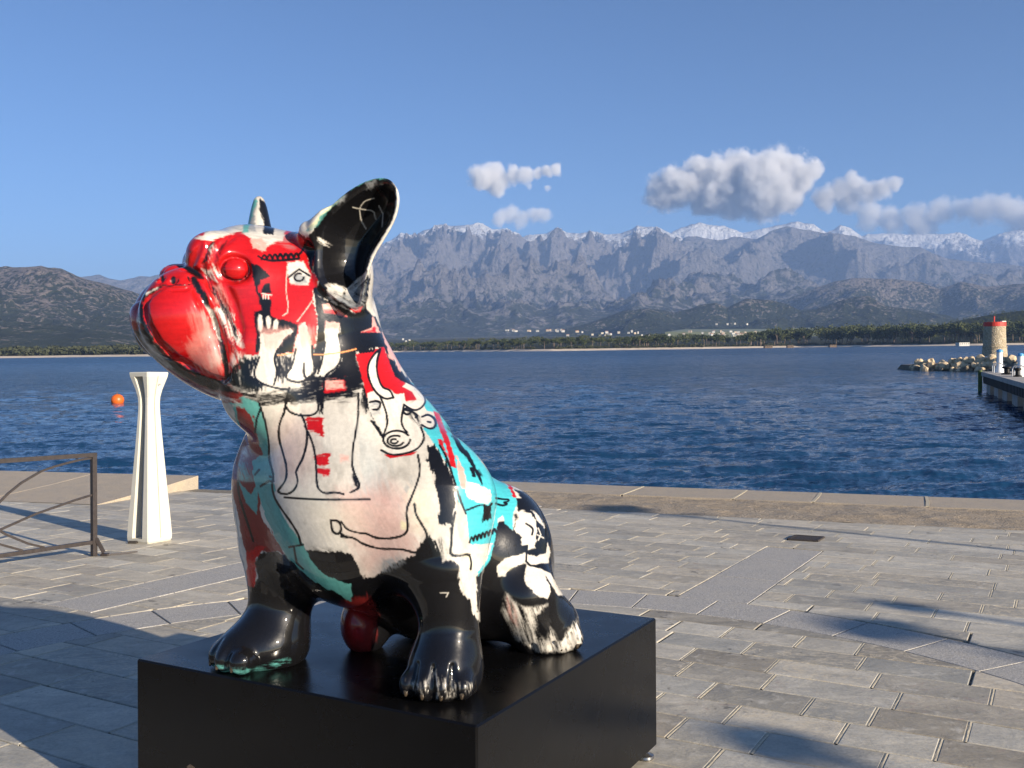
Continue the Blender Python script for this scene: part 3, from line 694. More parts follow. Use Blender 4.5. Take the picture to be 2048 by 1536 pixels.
# (colour, polygon, edge softness px, edge raggedness px, coverage 0..1, streak angle deg)
LAY=[
 (PINK,z2([(700,640),(1000,560),(1150,640),(1120,900),(1220,990),(1000,1080),(900,1130),(860,1000),(760,800)]),30,20,.55,60),
 (PINK,z2([(420,150),(520,170),(600,430),(500,560),(330,560),(320,250)]),30,20,.35,80),
 (CREAM,z2([(1150,620),(1300,640),(1350,860),(1180,860)]),20,20,.3,70),
 (GREY,z2([(380,200),(520,180),(560,560),(400,560)]),25,30,.16,80),
 ((.45,.50,.50),z2([(850,250),(1000,400),(1010,560),(880,620),(840,450)]),25,30,.5,75),
 ((.50,.46,.36),z2([(560,700),(860,700),(900,860),(640,900)]),30,30,.35,20),
 (GREY,z2([(500,800),(640,860),(700,990),(560,960)]),20,30,.28,60),
 ((.50,.30,.26),z2([(1020,780),(1240,820),(1160,980),(980,900)]),25,25,.45,60),
 (GREY,z2([(640,100),(840,60),(900,380),(820,520),(640,420)]),30,30,.22,85),
 (BLACK,[(640,660),(700,700),(740,760),(700,800),(630,800),(520,812),(440,790),(452,760),(520,790),(600,780)],4,14,.75,-8),  # black on the neck, and chin shadow painted in under the jaw
 # legs, belly and haunch
 (BLACK,z2([(120,1020),(165,1190),(205,1210),(225,1150),(215,1060),(245,1000),(330,990),(400,1010),(510,960),(535,985),(640,1000),(740,990),(800,1050),(850,1100),(890,1150),(960,1150),(1010,1100),(1100,1050),(1200,1010),(1240,940),(1285,900),(1320,940),(1350,1010),(1370,1060),(1420,1040),(1460,1070),(1490,1130),(1470,1190),(1500,1260),(1550,1290),(1545,1350),(1590,1420),(1640,1100),(1680,960),(1700,830),(1800,900),(2300,900),(2400,2000),(-300,2000),(80,1100)]),1.6,5,1,80),
 (BLACK,z4([(735,940),(800,960),(900,1060),(960,1200),(1100,1500),(560,1500),(570,1340),(620,1270),(650,1190),(670,1090),(700,1090),(735,1130),(760,1050),(750,1000)]),1.5,2,1,0),
 # back
 (TEAL,z4([(270,460),(320,465),(370,560),(420,620),(460,660),(520,720),(580,800),(630,870),(670,880),(720,910),(745,950),(755,1010),(735,1060),(735,1130),(700,1100),(690,1060),(670,1080),(650,1190),(560,1200),(540,1190),(525,1050),(490,1000),(460,870),(430,820),(380,740),(330,670),(370,640),(385,600),(345,590),(320,520)]),1.2,1.5,1,0),
 (BLACK,z4([(430,650),(470,690),(540,790),(600,880),(600,925),(585,900),(550,840),(490,760)]),1.5,4,1,60),
 (BLACK,z4([(345,750),(385,745),(430,810),(462,900),(478,1010),(465,1112),(400,1100),(405,1000),(385,900),(345,820)]),1.5,10,1,80),
 (BLACK,z4([(540,845),(560,850),(565,890),(550,890)]),1,3,1,0),
 (RED,z4([(375,590),(402,600),(440,700),(470,790),(480,850),(455,840),(430,740),(395,650)]),1.2,2,1,0),
 (RED,z4([(395,720),(410,720),(440,790),(430,800)]),1.5,4,.9,0),
 (PINK,z4([(480,790),(500,830),(530,900),(525,945),(505,940),(490,880)]),2,3,.9,0),
 (WHITE,z4([(525,905),(600,930),(632,950),(640,990),(625,1012),(590,1010),(545,990),(520,960)]),1.5,3,1,0),
 (BLACK,z4([(600,1015),(640,1025),(635,1080),(600,1095)]),1.5,5,1,80),
 (WHITE,z4([(700,910),(725,925),(770,985),(750,985)]),1.5,6,.8,0),
 (RED,z4([(705,905),(730,935),(752,985),(738,985),(715,935)]),1.2,3,1,0),
 (WHITE,z4([(540,1200),(645,1190),(625,1270),(575,1335),(560,1280)]),1.5,3,1,0),
 (TEAL,z4([(640,1195),(650,1195),(630,1270),(580,1335),(575,1320),(620,1260)]),1.5,2,1,0),
 (WHITE,z4([(820,1040),(850,1060),(880,1110),(878,1118),(850,1090)]),1.5,3,1,0),
 # haunch patches
 (WHITE,z4([(738,1060),(770,1042),(815,1055),(838,1085),(842,1130),(836,1210),(800,1222),(795,1195),(772,1200),(778,1160),(742,1130),(750,1100)]),1.2,2.5,1,0),
 (WHITE,z4([(662,1290),(700,1255),(790,1235),(845,1252),(885,1232),(892,1190),(905,1230),(895,1275),(840,1285),(790,1280),(720,1300),(700,1335),(668,1338)]),1.2,2.5,1,0),
 (CREAM,z4([(680,1290),(740,1262),(745,1285),(700,1320)]),3,4,.7,0),
 (WHITE,z4([(800,1285),(870,1305),(905,1400),(895,1440),(845,1420),(782,1365)]),1.2,2.5,1,0),
 (WHITE,z4([(872,1310),(905,1325),(965,1425),(940,1425),(900,1360)]),1.2,2,1,0),
 (BLACK,z4([(740,1062),(755,1052),(760,1075),(745,1090)]),3,5,.8,0),
 (WHITE,z3([(1540,330),(1600,390),(1660,400),(1750,385),(1690,450),(1690,530),(1740,560),(1760,500),(1800,570),(1850,500),(1895,450),(1925,500),(1915,580),(1840,625),(1700,620),(1590,560),(1520,420)]),3,8,.52,70),
 (PINK,z3([(1545,350),(1590,420),(1600,500),(1550,440)]),5,5,.5,80),
 (WHITE,z3([(1040,740),(1120,760),(1200,700),(1300,760),(1400,760),(1390,830),(1200,860),(1060,810)]),3,12,.33,85),
 (SHADED_TEAL,z3([(80,690),(140,670),(200,700),(300,700),(490,640),(490,670),(300,735),(100,725)]),2,10,.48,0),
 (WHITE,z3([(1310,180),(1370,160),(1400,300),(1405,420),(1385,430),(1370,360),(1340,340),(1320,260)]),1.5,7,1,80),
 (CREAM,z3([(1330,130),(1380,140),(1385,260),(1340,230)]),5,8,.5,80),
 (MAROON,z3([(700,440),(760,360),(860,350),(910,400),(895,560),(870,640),(760,660),(700,560)]),8,10,1,80),
 (RED,z3([(760,470),(800,400),(850,420),(840,560),(790,580)]),8,12,.5,80),
 # throat and far shoulder, the teal painted already shaded
 (SHADED_TEAL,z2([(-40,0),(130,40),(240,80),(285,250),(305,400),(330,540),(345,690),(400,800),(470,900),(520,960),(560,1040),(620,1120),(700,1160),(805,1190),(805,1300),(700,1240),(580,1180),(520,1130),(430,1050),(370,960),(330,880),(250,700),(180,500),(120,300),(80,100)]),1.3,3,1,60),
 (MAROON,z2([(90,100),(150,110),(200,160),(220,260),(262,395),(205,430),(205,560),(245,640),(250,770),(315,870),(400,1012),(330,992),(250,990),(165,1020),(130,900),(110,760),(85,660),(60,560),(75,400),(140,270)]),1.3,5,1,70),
 (SHADED_TEAL,z2([(105,440),(160,440),(200,560),(120,560)]),4,14,.55,70),
 (SHADED_TEAL,z2([(110,560),(190,640),(240,560),(225,765),(160,690)]),1.2,2,1,0),
 (SHADED_TEAL,z2([(215,430),(290,400),(335,520),(330,560),(250,590),(205,520)]),1.2,2,1,0),
 (RED,z2([(160,1000),(240,960),(290,960),(245,1005),(215,1060),(228,1150),(207,1212),(168,1200)]),1.5,5,1,80),
 (WHITE,z2([(120,350),(160,340),(200,400),(150,430),(110,440)]),5,10,.4,60),
 (BLACK,z2([(640,990),(805,1010),(860,1110),(790,1190),(620,1120),(560,1040),(530,985)]),1.5,4,1,60),
 # chest accents
 (BLACK,z2([(560,960),(720,970),(790,1020),(840,1080),(780,1090),(640,1010),(540,1000)]),5,12,.45,25),
 (GREY,z2([(1000,1040),(1110,1020),(1130,1060),(1040,1110),(990,1130)]),5,10,.55,60),
 (BLACK,z2([(1300,930),(1360,900),(1400,1000),(1370,1050)]),4,10,.5,80),
 (GREY,z2([(560,250),(640,240),(700,520),(640,560),(580,480)]),10,16,.22,85),
 (RED,z2([(530,165),(635,170),(632,285),(535,240)]),1.5,6,.9,0),
 (RED,z2([(583,395),(678,385),(672,455),(640,470),(588,465)]),1.5,6,.9,0),
 (RED,z2([(598,485),(678,490),(670,528),(600,520)]),1.5,6,.85,0),
 (PINK,z2([(740,400),(790,400),(790,450),(740,445)]),3,6,.6,0),
 (BLACK,z2([(600,40),(640,30),(635,150),(615,150)]),1.5,6,1,85),
 (BLACK,z2([(815,505),(840,530),(850,600),(825,580)]),2,5,.8,70),
 (BLACK,z2([(480,680),(530,820),(560,900),(520,900)]),6,14,.35,60),
 (CREAM,z2([(1115,800),(1145,820),(1140,860),(1115,855)]),3,3,.8,0),
 (GREY,z2([(1170,520),(1215,520),(1100,740),(1060,720)]),3,6,.35,60),
 (BLACK,z2([(860,-30),(960,-30),(950,120),(900,140),(860,60)]),3,14,.7,80),
 # head
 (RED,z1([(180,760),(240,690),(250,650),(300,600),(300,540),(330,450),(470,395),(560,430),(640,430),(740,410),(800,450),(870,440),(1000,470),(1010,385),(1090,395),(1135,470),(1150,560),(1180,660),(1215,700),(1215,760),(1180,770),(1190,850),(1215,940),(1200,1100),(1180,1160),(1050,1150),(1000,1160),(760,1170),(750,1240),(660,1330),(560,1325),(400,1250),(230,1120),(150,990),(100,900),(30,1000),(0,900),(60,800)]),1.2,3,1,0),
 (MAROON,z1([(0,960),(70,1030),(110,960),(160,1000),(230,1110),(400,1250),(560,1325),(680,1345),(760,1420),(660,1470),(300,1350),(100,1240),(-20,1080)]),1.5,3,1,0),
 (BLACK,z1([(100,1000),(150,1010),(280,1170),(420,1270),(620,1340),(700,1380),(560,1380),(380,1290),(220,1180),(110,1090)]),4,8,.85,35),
 (GREY,z1([(110,1010),(150,1060),(260,1190),(330,1250),(300,1260),(170,1160),(110,1080)]),4,8,.7,45),
 (WHITE,z1([(290,1290),(480,1340),(660,1400),(720,1440),(600,1430),(420,1380)]),3,8,.5,20),
 (WHITE,z1([(420,460),(560,390),(700,350),(1130,350),(1170,420),(1130,440),(1100,400),(1010,390),(1000,470),(880,500),(820,480),(800,440),(740,410),(640,430),(560,460)]),3,9,1,10),
 (GREY,z1([(560,420),(640,380),(800,370),(900,420),(1000,400),(1060,500),(880,470),(820,430),(700,400)]),8,16,.45,10),
 (PINK,z1([(810,460),(870,440),(900,500),(880,530),(810,510)]),2,6,.8,20),
 (WHITE,z1([(500,900),(545,940),(600,1050),(640,1200),(560,1240),(530,1100)]),10,18,.45,75),
 (PINK,z1([(400,1100),(540,1000),(620,1200),(600,1300),(450,1220)]),10,22,.45,60),
 (WHITE,z1([(580,880),(640,850),(700,930),(745,1050),(750,1120),(700,1100),(620,980)]),3,14,.62,75),
 (PINK,z1([(560,740),(620,720),(680,850),(640,880),(580,850)]),6,12,.45,75),
 (WHITE,z1([(700,1120),(780,1180),(820,1300),(700,1330),(660,1250)]),4,16,.5,75),
 (WHITE,z1([(500,640),(560,650),(600,720),(560,700)]),3,8,.7,60),
 (BLACK,z1([(420,690),(470,690),(530,800),(590,930),(630,1050),(665,1180),(668,1300),(640,1300),(625,1180),(590,1060),(545,940),(500,820),(455,740)]),2.5,7,.92,75),
 (BLACK,z1([(505,610),(530,610),(570,730),(640,850),(720,1000),(735,1100),(715,1080),(660,960),(600,850),(550,760)]),2.5,9,.65,75),
 (BLACK,z1([(355,620),(430,625),(480,650),(520,700),(470,690),(400,650)]),2,5,.8,20),
 (BLACK,z1([(270,740),(170,800),(142,850),(150,960),(175,1000),(150,990),(120,920),(125,850),(160,790),(250,735)]),2,3,1,0),
 (BLACK,z1([(365,560),(380,520),(470,490),(450,560),(400,610),(360,610)]),4,10,.35,50),
 (BLACK,z1([(505,600),(530,540),(560,470),(575,475),(548,545),(530,600)]),2,4,.8,70),
 (BLACK,z1([(600,1330),(760,1180),(850,1180),(1000,1170),(1180,1170),(1200,1300),(1000,1330),(900,1330),(860,1400),(720,1380),(660,1350)]),3,14,.72,80),
 (WHITE,z1([(620,1360),(700,1340),(860,1420),(1000,1430),(1030,1400),(900,1380),(960,1460),(760,1440)]),5,14,.4,10),
 (BLACK,z1([(800,600),(860,620),(922,685),(870,710),(850,740),(845,770),(870,810),(930,830),(925,920),(970,945),(1095,975),(1090,1050),(1060,1150),(960,1165),(835,1150),(830,900),(870,890),(835,760),(815,690)]),1.3,3,1,80),
 (BLACK,z1([(870,760),(890,730),(920,725),(930,790),(870,785)]),1.2,1,1,0),
 (BLACK,z1([(1190,790),(1290,840),(1420,900),(1510,880),(1580,890),(1640,1000),(1670,1100),(1730,1230),(1800,1340),(1740,1340),(1690,1310),(1640,1200),(1620,1120),(1450,1150),(1460,1270),(1400,1290),(1330,1290),(1210,1250),(1180,1230),(1190,1160),(1210,1100),(1215,940)]),1.3,3,1,80),
 (BLACK,z1([(1130,450),(1180,420),(1240,300),(1300,560),(1480,600),(1540,600),(1520,900),(1450,905),(1330,850),(1190,790),(1185,770),(1220,720),(1180,660),(1150,560)]),1.5,4,1,80),
 (WHITE,z1([(1530,770),(1600,900),(1660,1030),(1700,1100),(1760,1230),(1850,1340),(1790,1320),(1700,1230),(1640,1100),(1600,1000),(1570,930),(1510,880)]),2,8,.9,65),
 (PINK,z1([(1480,1025),(1545,1000),(1550,920),(1600,1030)]),1.2,2,1,0),
 (RED,z1([(1480,1028),(1545,1008),(1560,980),(1580,1030)]),2,3,.8,0),
 (PINK,z1([(1610,1020),(1660,1090),(1730,1240),(1720,1270),(1690,1200),(1650,1180)]),1.5,3,.9,60),
 (PINK,z1([(1240,855),(1280,850),(1330,880),(1395,930),(1330,915),(1255,905)]),1.2,2,1,0),
 (RED,z1([(1255,885),(1340,890),(1395,932),(1330,918),(1255,908)]),2,2,.8,0),
 (RED,z1([(1400,880),(1490,870),(1480,900),(1440,905)]),1.5,2,1,0),
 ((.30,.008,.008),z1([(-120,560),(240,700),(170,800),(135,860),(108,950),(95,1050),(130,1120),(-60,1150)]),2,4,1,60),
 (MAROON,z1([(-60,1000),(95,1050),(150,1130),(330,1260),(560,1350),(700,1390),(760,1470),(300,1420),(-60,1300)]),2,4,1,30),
 (BLACK,z1([(60,1010),(130,1040),(250,1150),(420,1270),(620,1345),(720,1400),(560,1385),(380,1300),(200,1200),(90,1110)]),3,6,.9,35),
 (WHITE,z1([(250,1270),(400,1330),(560,1380),(720,1440),(760,1500),(600,1450),(400,1380),(260,1310)]),4,10,.5,20),
 (GREY,z1([(120,1030),(170,1090),(280,1200),(330,1250),(290,1240),(190,1150),(125,1070)]),4,6,.75,45),
 (BLACK,z1([(258,742),(205,772),(165,810),(140,850),(138,920),(155,985),(215,1085),(320,1185),(440,1258),(560,1308),(640,1330),(620,1345),(540,1325),(420,1275),(300,1195),(190,1100),(135,1000),(112,920),(118,850),(150,795),(200,755)]),2,4,1,40),
 (WHITE,z1([(150,790),(200,762),(240,742),(245,748),(200,775),(160,805)]),1.5,3,.8,30),
 (PINK,z1([(430,900),(500,880),(560,1000),(600,1120),(560,1180),(480,1060)]),12,20,.35,75),
 (WHITE,z1([(520,860),(560,880),(600,1000),(620,1080),(590,1060),(545,950)]),3,10,.6,75),
 (WHITE,z1([(560,600),(600,640),(620,700),(590,690),(560,640)]),3,8,.6,70),
 (BLACK,z1([(590,900),(640,980),(690,1100),(700,1160),(680,1150),(640,1040),(600,960)]),3,8,.5,75),
 (BLACK,z1(arc(328,708,17,26,0,350,12)),1.5,1,1,0),(BLACK,z1(arc(262,700,13,26,0,350,12)),1.5,1,1,0),
 (BLACK,z1([(258,742),(330,748),(400,745),(450,735),(470,700),(455,690),(440,725),(390,735),(320,738),(262,735)]),1.5,3,.85,0),
 (BLACK,z1([(640,610),(660,590),(645,640),(660,680),(700,700),(760,690),(785,650),(770,700),(710,718),(655,700),(632,650)]),2,3,.7,0),
 (BLACK,z1([(585,640),(590,560),(620,490),(690,430),(640,500),(605,570),(600,640)]),3,5,.55,70),
 (WHITE,z1([(545,520),(570,480),(590,500),(560,560),(545,600)]),3,6,.5,70),
 (GREY,[(488,460),(500,420),(512,394),(516,400),(508,430),(512,462)],2,3,1,0),
 (SHADED_TEAL,[(484,465),(496,425),(512,390),(514,402),(500,440),(496,465)],2,3,.8,0),
 (BLACK,[(520,394),(534,410),(552,450),(545,470),(528,468),(526,440),(518,420)],1.5,4,1,60),
 # ear
 (BLACK,z1([(1250,300),(1330,210),(1450,120),(1560,75),(1650,75),(1695,130),(1700,240),(1670,350),(1600,460),(1540,560),(1520,640),(1490,720),(1400,800),(1300,800),(1210,700),(1190,560),(1200,440)]),1.2,2,1,0),
 (WHITE,z1([(1660,68),(1715,110),(1735,220),(1720,310),(1640,480),(1580,570),(1550,640),(1530,690),(1510,640),(1560,540),(1620,450),(1680,340),(1698,230),(1690,130)]),1.5,4,.8,70),
 (SHADED_TEAL,z1([(1150,400),(1240,290),(1370,150),(1540,70),(1660,60),(1650,80),(1540,95),(1400,160),(1270,290),(1200,380)]),2,6,.75,-40),
 (CREAM,z1([(1150,380),(1240,290),(1340,190),(1330,220),(1240,310),(1180,380)]),2,6,.7,-40),
 (GREY,z1([(1510,110),(1570,95),(1560,140),(1520,150)]),4,8,.7,60),
 (GREY,z1([(1340,200),(1390,180),(1370,230),(1330,240)]),3,9,.6,60),
 (WHITE,z1([(1270,740),(1330,720),(1400,760),(1340,830),(1280,820)]),3,8,.7,30),
 (WHITE,z1([(1390,770),(1460,700),(1510,650),(1510,700),(1450,780),(1400,830)]),2,8,.75,-40),
 (GREY,z1([(1300,820),(1420,780),(1510,720),(1500,860),(1440,900),(1380,870)]),4,14,.6,30),
 (WHITE,z1([(1190,430),(1240,450),(1300,500),(1240,490)]),2,8,.6,30),
 # pale lobed shapes below the cheek
 (WHITE,z1([(868,1030),(930,1040),(990,1020),(1050,1005),(1070,1025),(1010,1060),(985,1110),(955,1150),(965,1230),(970,1300),(960,1370),(860,1340),(800,1290),(850,1180),(865,1120),(855,1060)]),1.2,2.5,1,80),
 (WHITE,z1([(848,940),(855,915),(872,925),(878,990),(868,1030),(850,1010)]),1.2,1.5,1,80),
 (WHITE,z1([(895,940),(910,925),(928,945),(925,1000),(905,1010)]),1.2,1.5,1,80),
 (WHITE,z1([(945,960),(960,945),(975,965),(965,1010),(940,1010)]),1.2,1.5,1,80),
 (PINK,z1([(855,1000),(970,1000),(1060,1010),(1000,1070),(960,1140),(900,1120),(870,1060)]),8,8,.6,80),
 (WHITE,z1([(1090,1000),(1130,970),(1150,1000),(1180,1100),(1190,1200),(1180,1300),(1100,1340),(1010,1310),(1040,1240),(1070,1150)]),1.5,6,.95,80),
 (PINK,z1([(1095,990),(1190,1000),(1190,1110),(1090,1120)]),8,8,.5,80),
 (WHITE,z1([(1265,960),(1345,975),(1345,1030),(1360,1100),(1365,1180),(1330,1250),(1255,1300),(1200,1290),(1240,1180),(1260,1080)]),1.5,4,.98,80),
 (PINK,z1([(1262,960),(1345,975),(1340,1010),(1262,1000)]),3,3,.7,80),
 (RED,z1([(1250,1330),(1380,1310),(1380,1390),(1255,1400)]),2,8,.7,0),
 (PINK,z1([(1260,1320),(1370,1320),(1370,1370),(1270,1380)]),3,6,.7,0),
 (WHITE,z1([(1030,600),(1130,590),(1170,680),(1160,740),(1050,735),(1030,680)]),2,4,.9,0),
 (GREY,z1([(1050,680),(1100,660),(1150,680),(1150,730),(1080,740)]),4,6,.7,0),
 # flank panel
 (RED,z1([(1445,1160),(1540,1135),(1620,1118),(1650,1200),(1690,1300),(1740,1330),(1810,1380),(1825,1440),(1760,1450),(1640,1370),(1600,1400),(1520,1430)]),1.2,2,1,0),
 (WHITE,z1([(1600,1130),(1560,1160),(1520,1230),(1525,1310),(1570,1400),(1630,1440),(1670,1430),(1660,1380),(1610,1370),(1580,1290),(1575,1210)]),1.2,1,1,0),
 (WHITE,z2([(905,20),(960,0),(1060,30),(1130,20),(1140,90),(1230,130),(1245,230),(1260,300),(1210,370),(1120,395),(1050,400),(990,360),(1000,290),(940,190),(915,120)]),1.2,2,1,80),
 (WHITE,z2([(1130,90),(1190,130),(1240,110),(1270,60),(1220,-10),(1150,-50),(1120,-20),(1180,10),(1210,60),(1180,80)]),1.2,1,1,0),
 (WHITE,z2([(1240,165),(1280,148),(1325,180),(1325,225),(1290,242),(1240,215)]),1.2,1,1,0),
 (RED,z2([(1010,395),(1120,400),(1210,375),(1190,395),(1045,420)]),1.2,2,1,0),
 (BLACK,z2([(1145,110),(1230,160),(1235,230),(1190,190),(1150,150)]),3,6,.6,60),
 (BLACK,z2([(925,140),(950,190),(1005,280),(1000,300),(940,200)]),1.5,3,.9,0),
 (GREY,z2([(920,60),(990,70),(985,150),(930,150)]),4,8,.6,0),
]
def scal(x0,y0,x1,y1,n,h): 
    o=[]
    for i in range(n):
        for k in range(7):
            t=(i+k/6)/n;o.append((x0+(x1-x0)*t,y0+(y1-y0)*t-h*math.sin(math.pi*k/6)))
    return o
L_=BLACK
LIN=[(L_,4,l) for l in [
 z2([(405,60),(400,130),(365,200),(358,290),(385,380),(410,470),(408,550),(370,600),(350,625),(400,645),(450,625),(480,570),(470,520),(465,500),(520,400),(540,270),(515,180),(495,150)]),
 z2([(520,220),(570,320),(590,430),(592,540),(600,610),(650,640),(700,625),(760,640)]),
 z2([(850,20),(850,140),(835,260),(812,370),(810,480),(850,560),(860,600),(800,630)]),
 z2([(395,660),(600,672),(920,672)]),
 z2([(240,80),(280,200),(303,330),(298,420),(333,530),(315,590),(340,680),(420,790),(480,880),(495,940)]),
 z2([(405,100),(430,140),(500,160),(570,155),(605,130),(600,60)]),
 z2([(745,810),(780,860),(860,880),(900,880),(960,912),(1060,912),(1140,890),(1158,840),(1140,740),(1180,650),(1215,560),(1232,490),(1215,400)]),
 z2([(745,900),(820,905),(880,950),(1000,980),(1100,975),(1160,990),(1215,1005),(1240,960),(1280,895),(1230,810),(1200,760),(1195,700)]),
 z2([(680,800),(740,805),(745,885),(690,880),(680,800)]),z2([(745,885),(780,905)]),
 z2([(1445,750),(1425,850),(1420,950),(1410,1020),(1480,1020),(1530,1005),(1545,1060),(1540,1100)]),
 z2([(1320,930),(1350,1010)]),
 z2([(1350,340),(1400,430),(1440,560),(1470,660),(1510,760)]),
 z2([(425,965),(510,950)]),z2([(455,970),(470,1060),(510,1100)]),
 z1([(1130,440),(1140,480),(1120,530),(1095,555)]),z1([(1050,400),(1100,420),(1135,460)]),
 z1(scal(870,580,1100,570,7,28)),z1([(850,560),(880,582),(960,590),(1100,575)]),
 z1([(855,1180),(815,1290),(860,1340),(960,1372),(1030,1380)]),z1([(970,1130),(945,1190),(970,1270),(945,1350)]),z1([(970,1275),(1020,1275),(1050,1250)]),
 z1([(1080,1130),(1060,1230),(1010,1300),(1050,1330),(1120,1335),(1180,1290)]),z1([(1180,1110),(1180,1190),(1215,1240),(1180,1310),(1130,1310),(1130,1220)]),
 z1([(1260,1090),(1240,1200),(1215,1280)]),z1([(1345,1040),(1365,1180),(1330,1250),(1255,1290),(1250,1380)]),z1([(1040,1370),(1025,1430),(1015,1500)]),
 z1([(880,890),(860,800)]),z1([(1035,690),(1100,640),(1165,680)]),z1(arc(1100,690,28,24,0,300,10)),
 z1([(1030,1440),(1010,1500)]),
 z1([(1600,1130),(1560,1160),(1520,1230),(1525,1310),(1570,1400),(1630,1440),(1670,1430)]),z1([(1600,1130),(1575,1210),(1580,1290),(1610,1370),(1660,1380),(1680,1430)]),
 z1(scal(1470,1140,1560,1130,5,-14)),
 z2([(985,40),(1020,130),(1030,200),(1015,250),(1000,290)]),z2([(1130,90),(1110,190),(1130,240),(1150,260)]),
 z2(arc(1085,305,82,55,0,330,24)),z2(arc(1078,312,50,32,20,300,16)),z2(arc(1070,315,22,14,0,300,10)),
z2([(990,370),(1050,400),(1120,395),(1210,370),(1260,300),(1235,230)]),
 z2([(920,75),(960,65),(990,80),(975,120),(940,120)]),z2(arc(1150,130,22,20,0,300,12)),
 z2([(1130,120),(1180,130),(1220,160),(1200,170)]),
 z2([(1130,90),(1190,130),(1240,110),(1270,60),(1220,-10),(1150,-50)]),z2([(1240,165),(1280,148),(1325,180),(1325,225),(1290,242),(1240,215)]),z2([(1275,195),(1292,198)]),
 z2([(930,190),(1000,290)]),
 z4(scal(540,1185,660,1140,7,20)),z4([(660,985),(690,990),(718,990),(715,1000),(690,1005),(715,1010),(690,1020),(660,1010)]),
 z4([(525,1040),(600,1010),(625,1030),(640,1010)]),z4([(795,1100),(815,1112),(828,1125),(822,1150)]),z4([(800,1200),(795,1270),(815,1290)]),
 z4([(790,1290),(780,1350),(800,1400)]),z4([(455,1120),(460,1180),(450,1250),(540,1240)]),
 z2([(110,570),(115,650),(150,760),(180,850),(205,930)]),
 z2([(250,110),(225,180),(215,260)]),z2([(215,520),(240,490)]),z2([(250,590),(300,560),(330,560)]),z2([(305,530),(315,535)]),
]]+[((.45,.42,.36),1.6,l) for l in [z1([(1430,260),(1500,275),(1560,280),(1570,330)]),z1([(1560,205),(1500,220),(1470,270),(1480,340),(1510,390)]),z1([(1590,250),(1615,300),(1610,380)]),z1([(1090,960),(1150,880),(1190,820)]),z1([(1030,620),(1015,750),(1040,900),(1000,925)]),z3([(1220,330),(1260,330),(1250,350)])]]+\
 [((.75,.30,.10),2,l) for l in [z1([(970,1170),(1060,1155)]),z1([(1190,1165),(1250,1165),(1370,1150),(1450,1130)])]]+\
 [(WHITE,1.6,l) for l in [z1([(870,790),(930,800)]),z1([(880,800),(880,820)]),z1([(895,800),(895,820)]),z1([(912,800),(912,822)]),z4([(850,1120),(862,1150),(850,1175)]),z4([(845,1150),(875,1165)])]]
def paint(V):
    px,py=proj(V);px=px.astype(F32);py=py.astype(F32)
    n=len(V);col=np.empty((n,3),F32);col[:]=WHITE
    wx=px+ (fbm(px/9,py/9,5,3)-.5)*5; wy=py+(fbm(px/9,py/9,9,3)-.5)*5
    # large tonal variation of the ground coat
    t=fbm(px/60,py/40,21,4); col*= (0.78+.34*t)[:,None]; g=fbm(px/22,py/45,25,4); col*=(1-.22*sst(.52,.75,g))[:,None]
    hi=fbm(px/3.5,py/3.5,31,2)-.5
    strk={}
    def streak(a):
        if a not in strk:
            r=math.radians(a);u=px*math.cos(r)+py*math.sin(r);v=-px*math.sin(r)+py*math.cos(r)
            strk[a]=fbm(u/30,v/4.0,41+int(abs(a)),3)
        return strk[a]
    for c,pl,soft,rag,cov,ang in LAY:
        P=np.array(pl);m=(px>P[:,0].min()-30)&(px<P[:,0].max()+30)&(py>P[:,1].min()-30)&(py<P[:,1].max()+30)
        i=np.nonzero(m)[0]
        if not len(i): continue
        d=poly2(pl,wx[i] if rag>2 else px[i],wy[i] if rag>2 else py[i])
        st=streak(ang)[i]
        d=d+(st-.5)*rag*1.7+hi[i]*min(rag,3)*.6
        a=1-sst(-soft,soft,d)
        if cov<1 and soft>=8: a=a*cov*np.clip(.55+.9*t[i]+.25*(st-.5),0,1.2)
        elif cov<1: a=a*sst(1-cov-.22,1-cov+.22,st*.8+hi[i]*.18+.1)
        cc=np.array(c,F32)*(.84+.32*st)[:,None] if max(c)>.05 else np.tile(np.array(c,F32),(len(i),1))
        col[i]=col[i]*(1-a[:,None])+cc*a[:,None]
    for c,w,pl in LIN:
        P=np.array(pl);m=(px>P[:,0].min()-8)&(px<P[:,0].max()+8)&(py>P[:,1].min()-8)&(py<P[:,1].max()+8)
        i=np.nonzero(m)[0]
        if not len(i): continue
        # smooth the polyline
        if len(P)>3:
            for _ in range(2):
                A=P[:-1]*.75+P[1:]*.25;Bq=P[:-1]*.25+P[1:]*.75
                P=np.concatenate([P[:1],np.stack([A,Bq],1).reshape(-1,2),P[-1:]])
        x=px[i];y=py[i];d=np.full(len(i),1e9,F32)
        for a,b in zip(P[:-1],P[1:]):
            e=b-a;L=(e*e).sum()+1e-9;t=np.clip(((x-a[0])*e[0]+(y-a[1])*e[1])/L,0,1)
            d=np.minimum(d,(x-a[0]-t*e[0])**2+(y-a[1]-t*e[1])**2)
        d=np.sqrt(d);ww=w*.5*(.75+.5*vnoise(x/14,y/14,77))
        a=1-sst(ww-.5,ww+1.0,d)
        col[i]=col[i]*(1-a[:,None])+np.array(c,F32)*a[:,None]
    return np.clip(col,0,1)
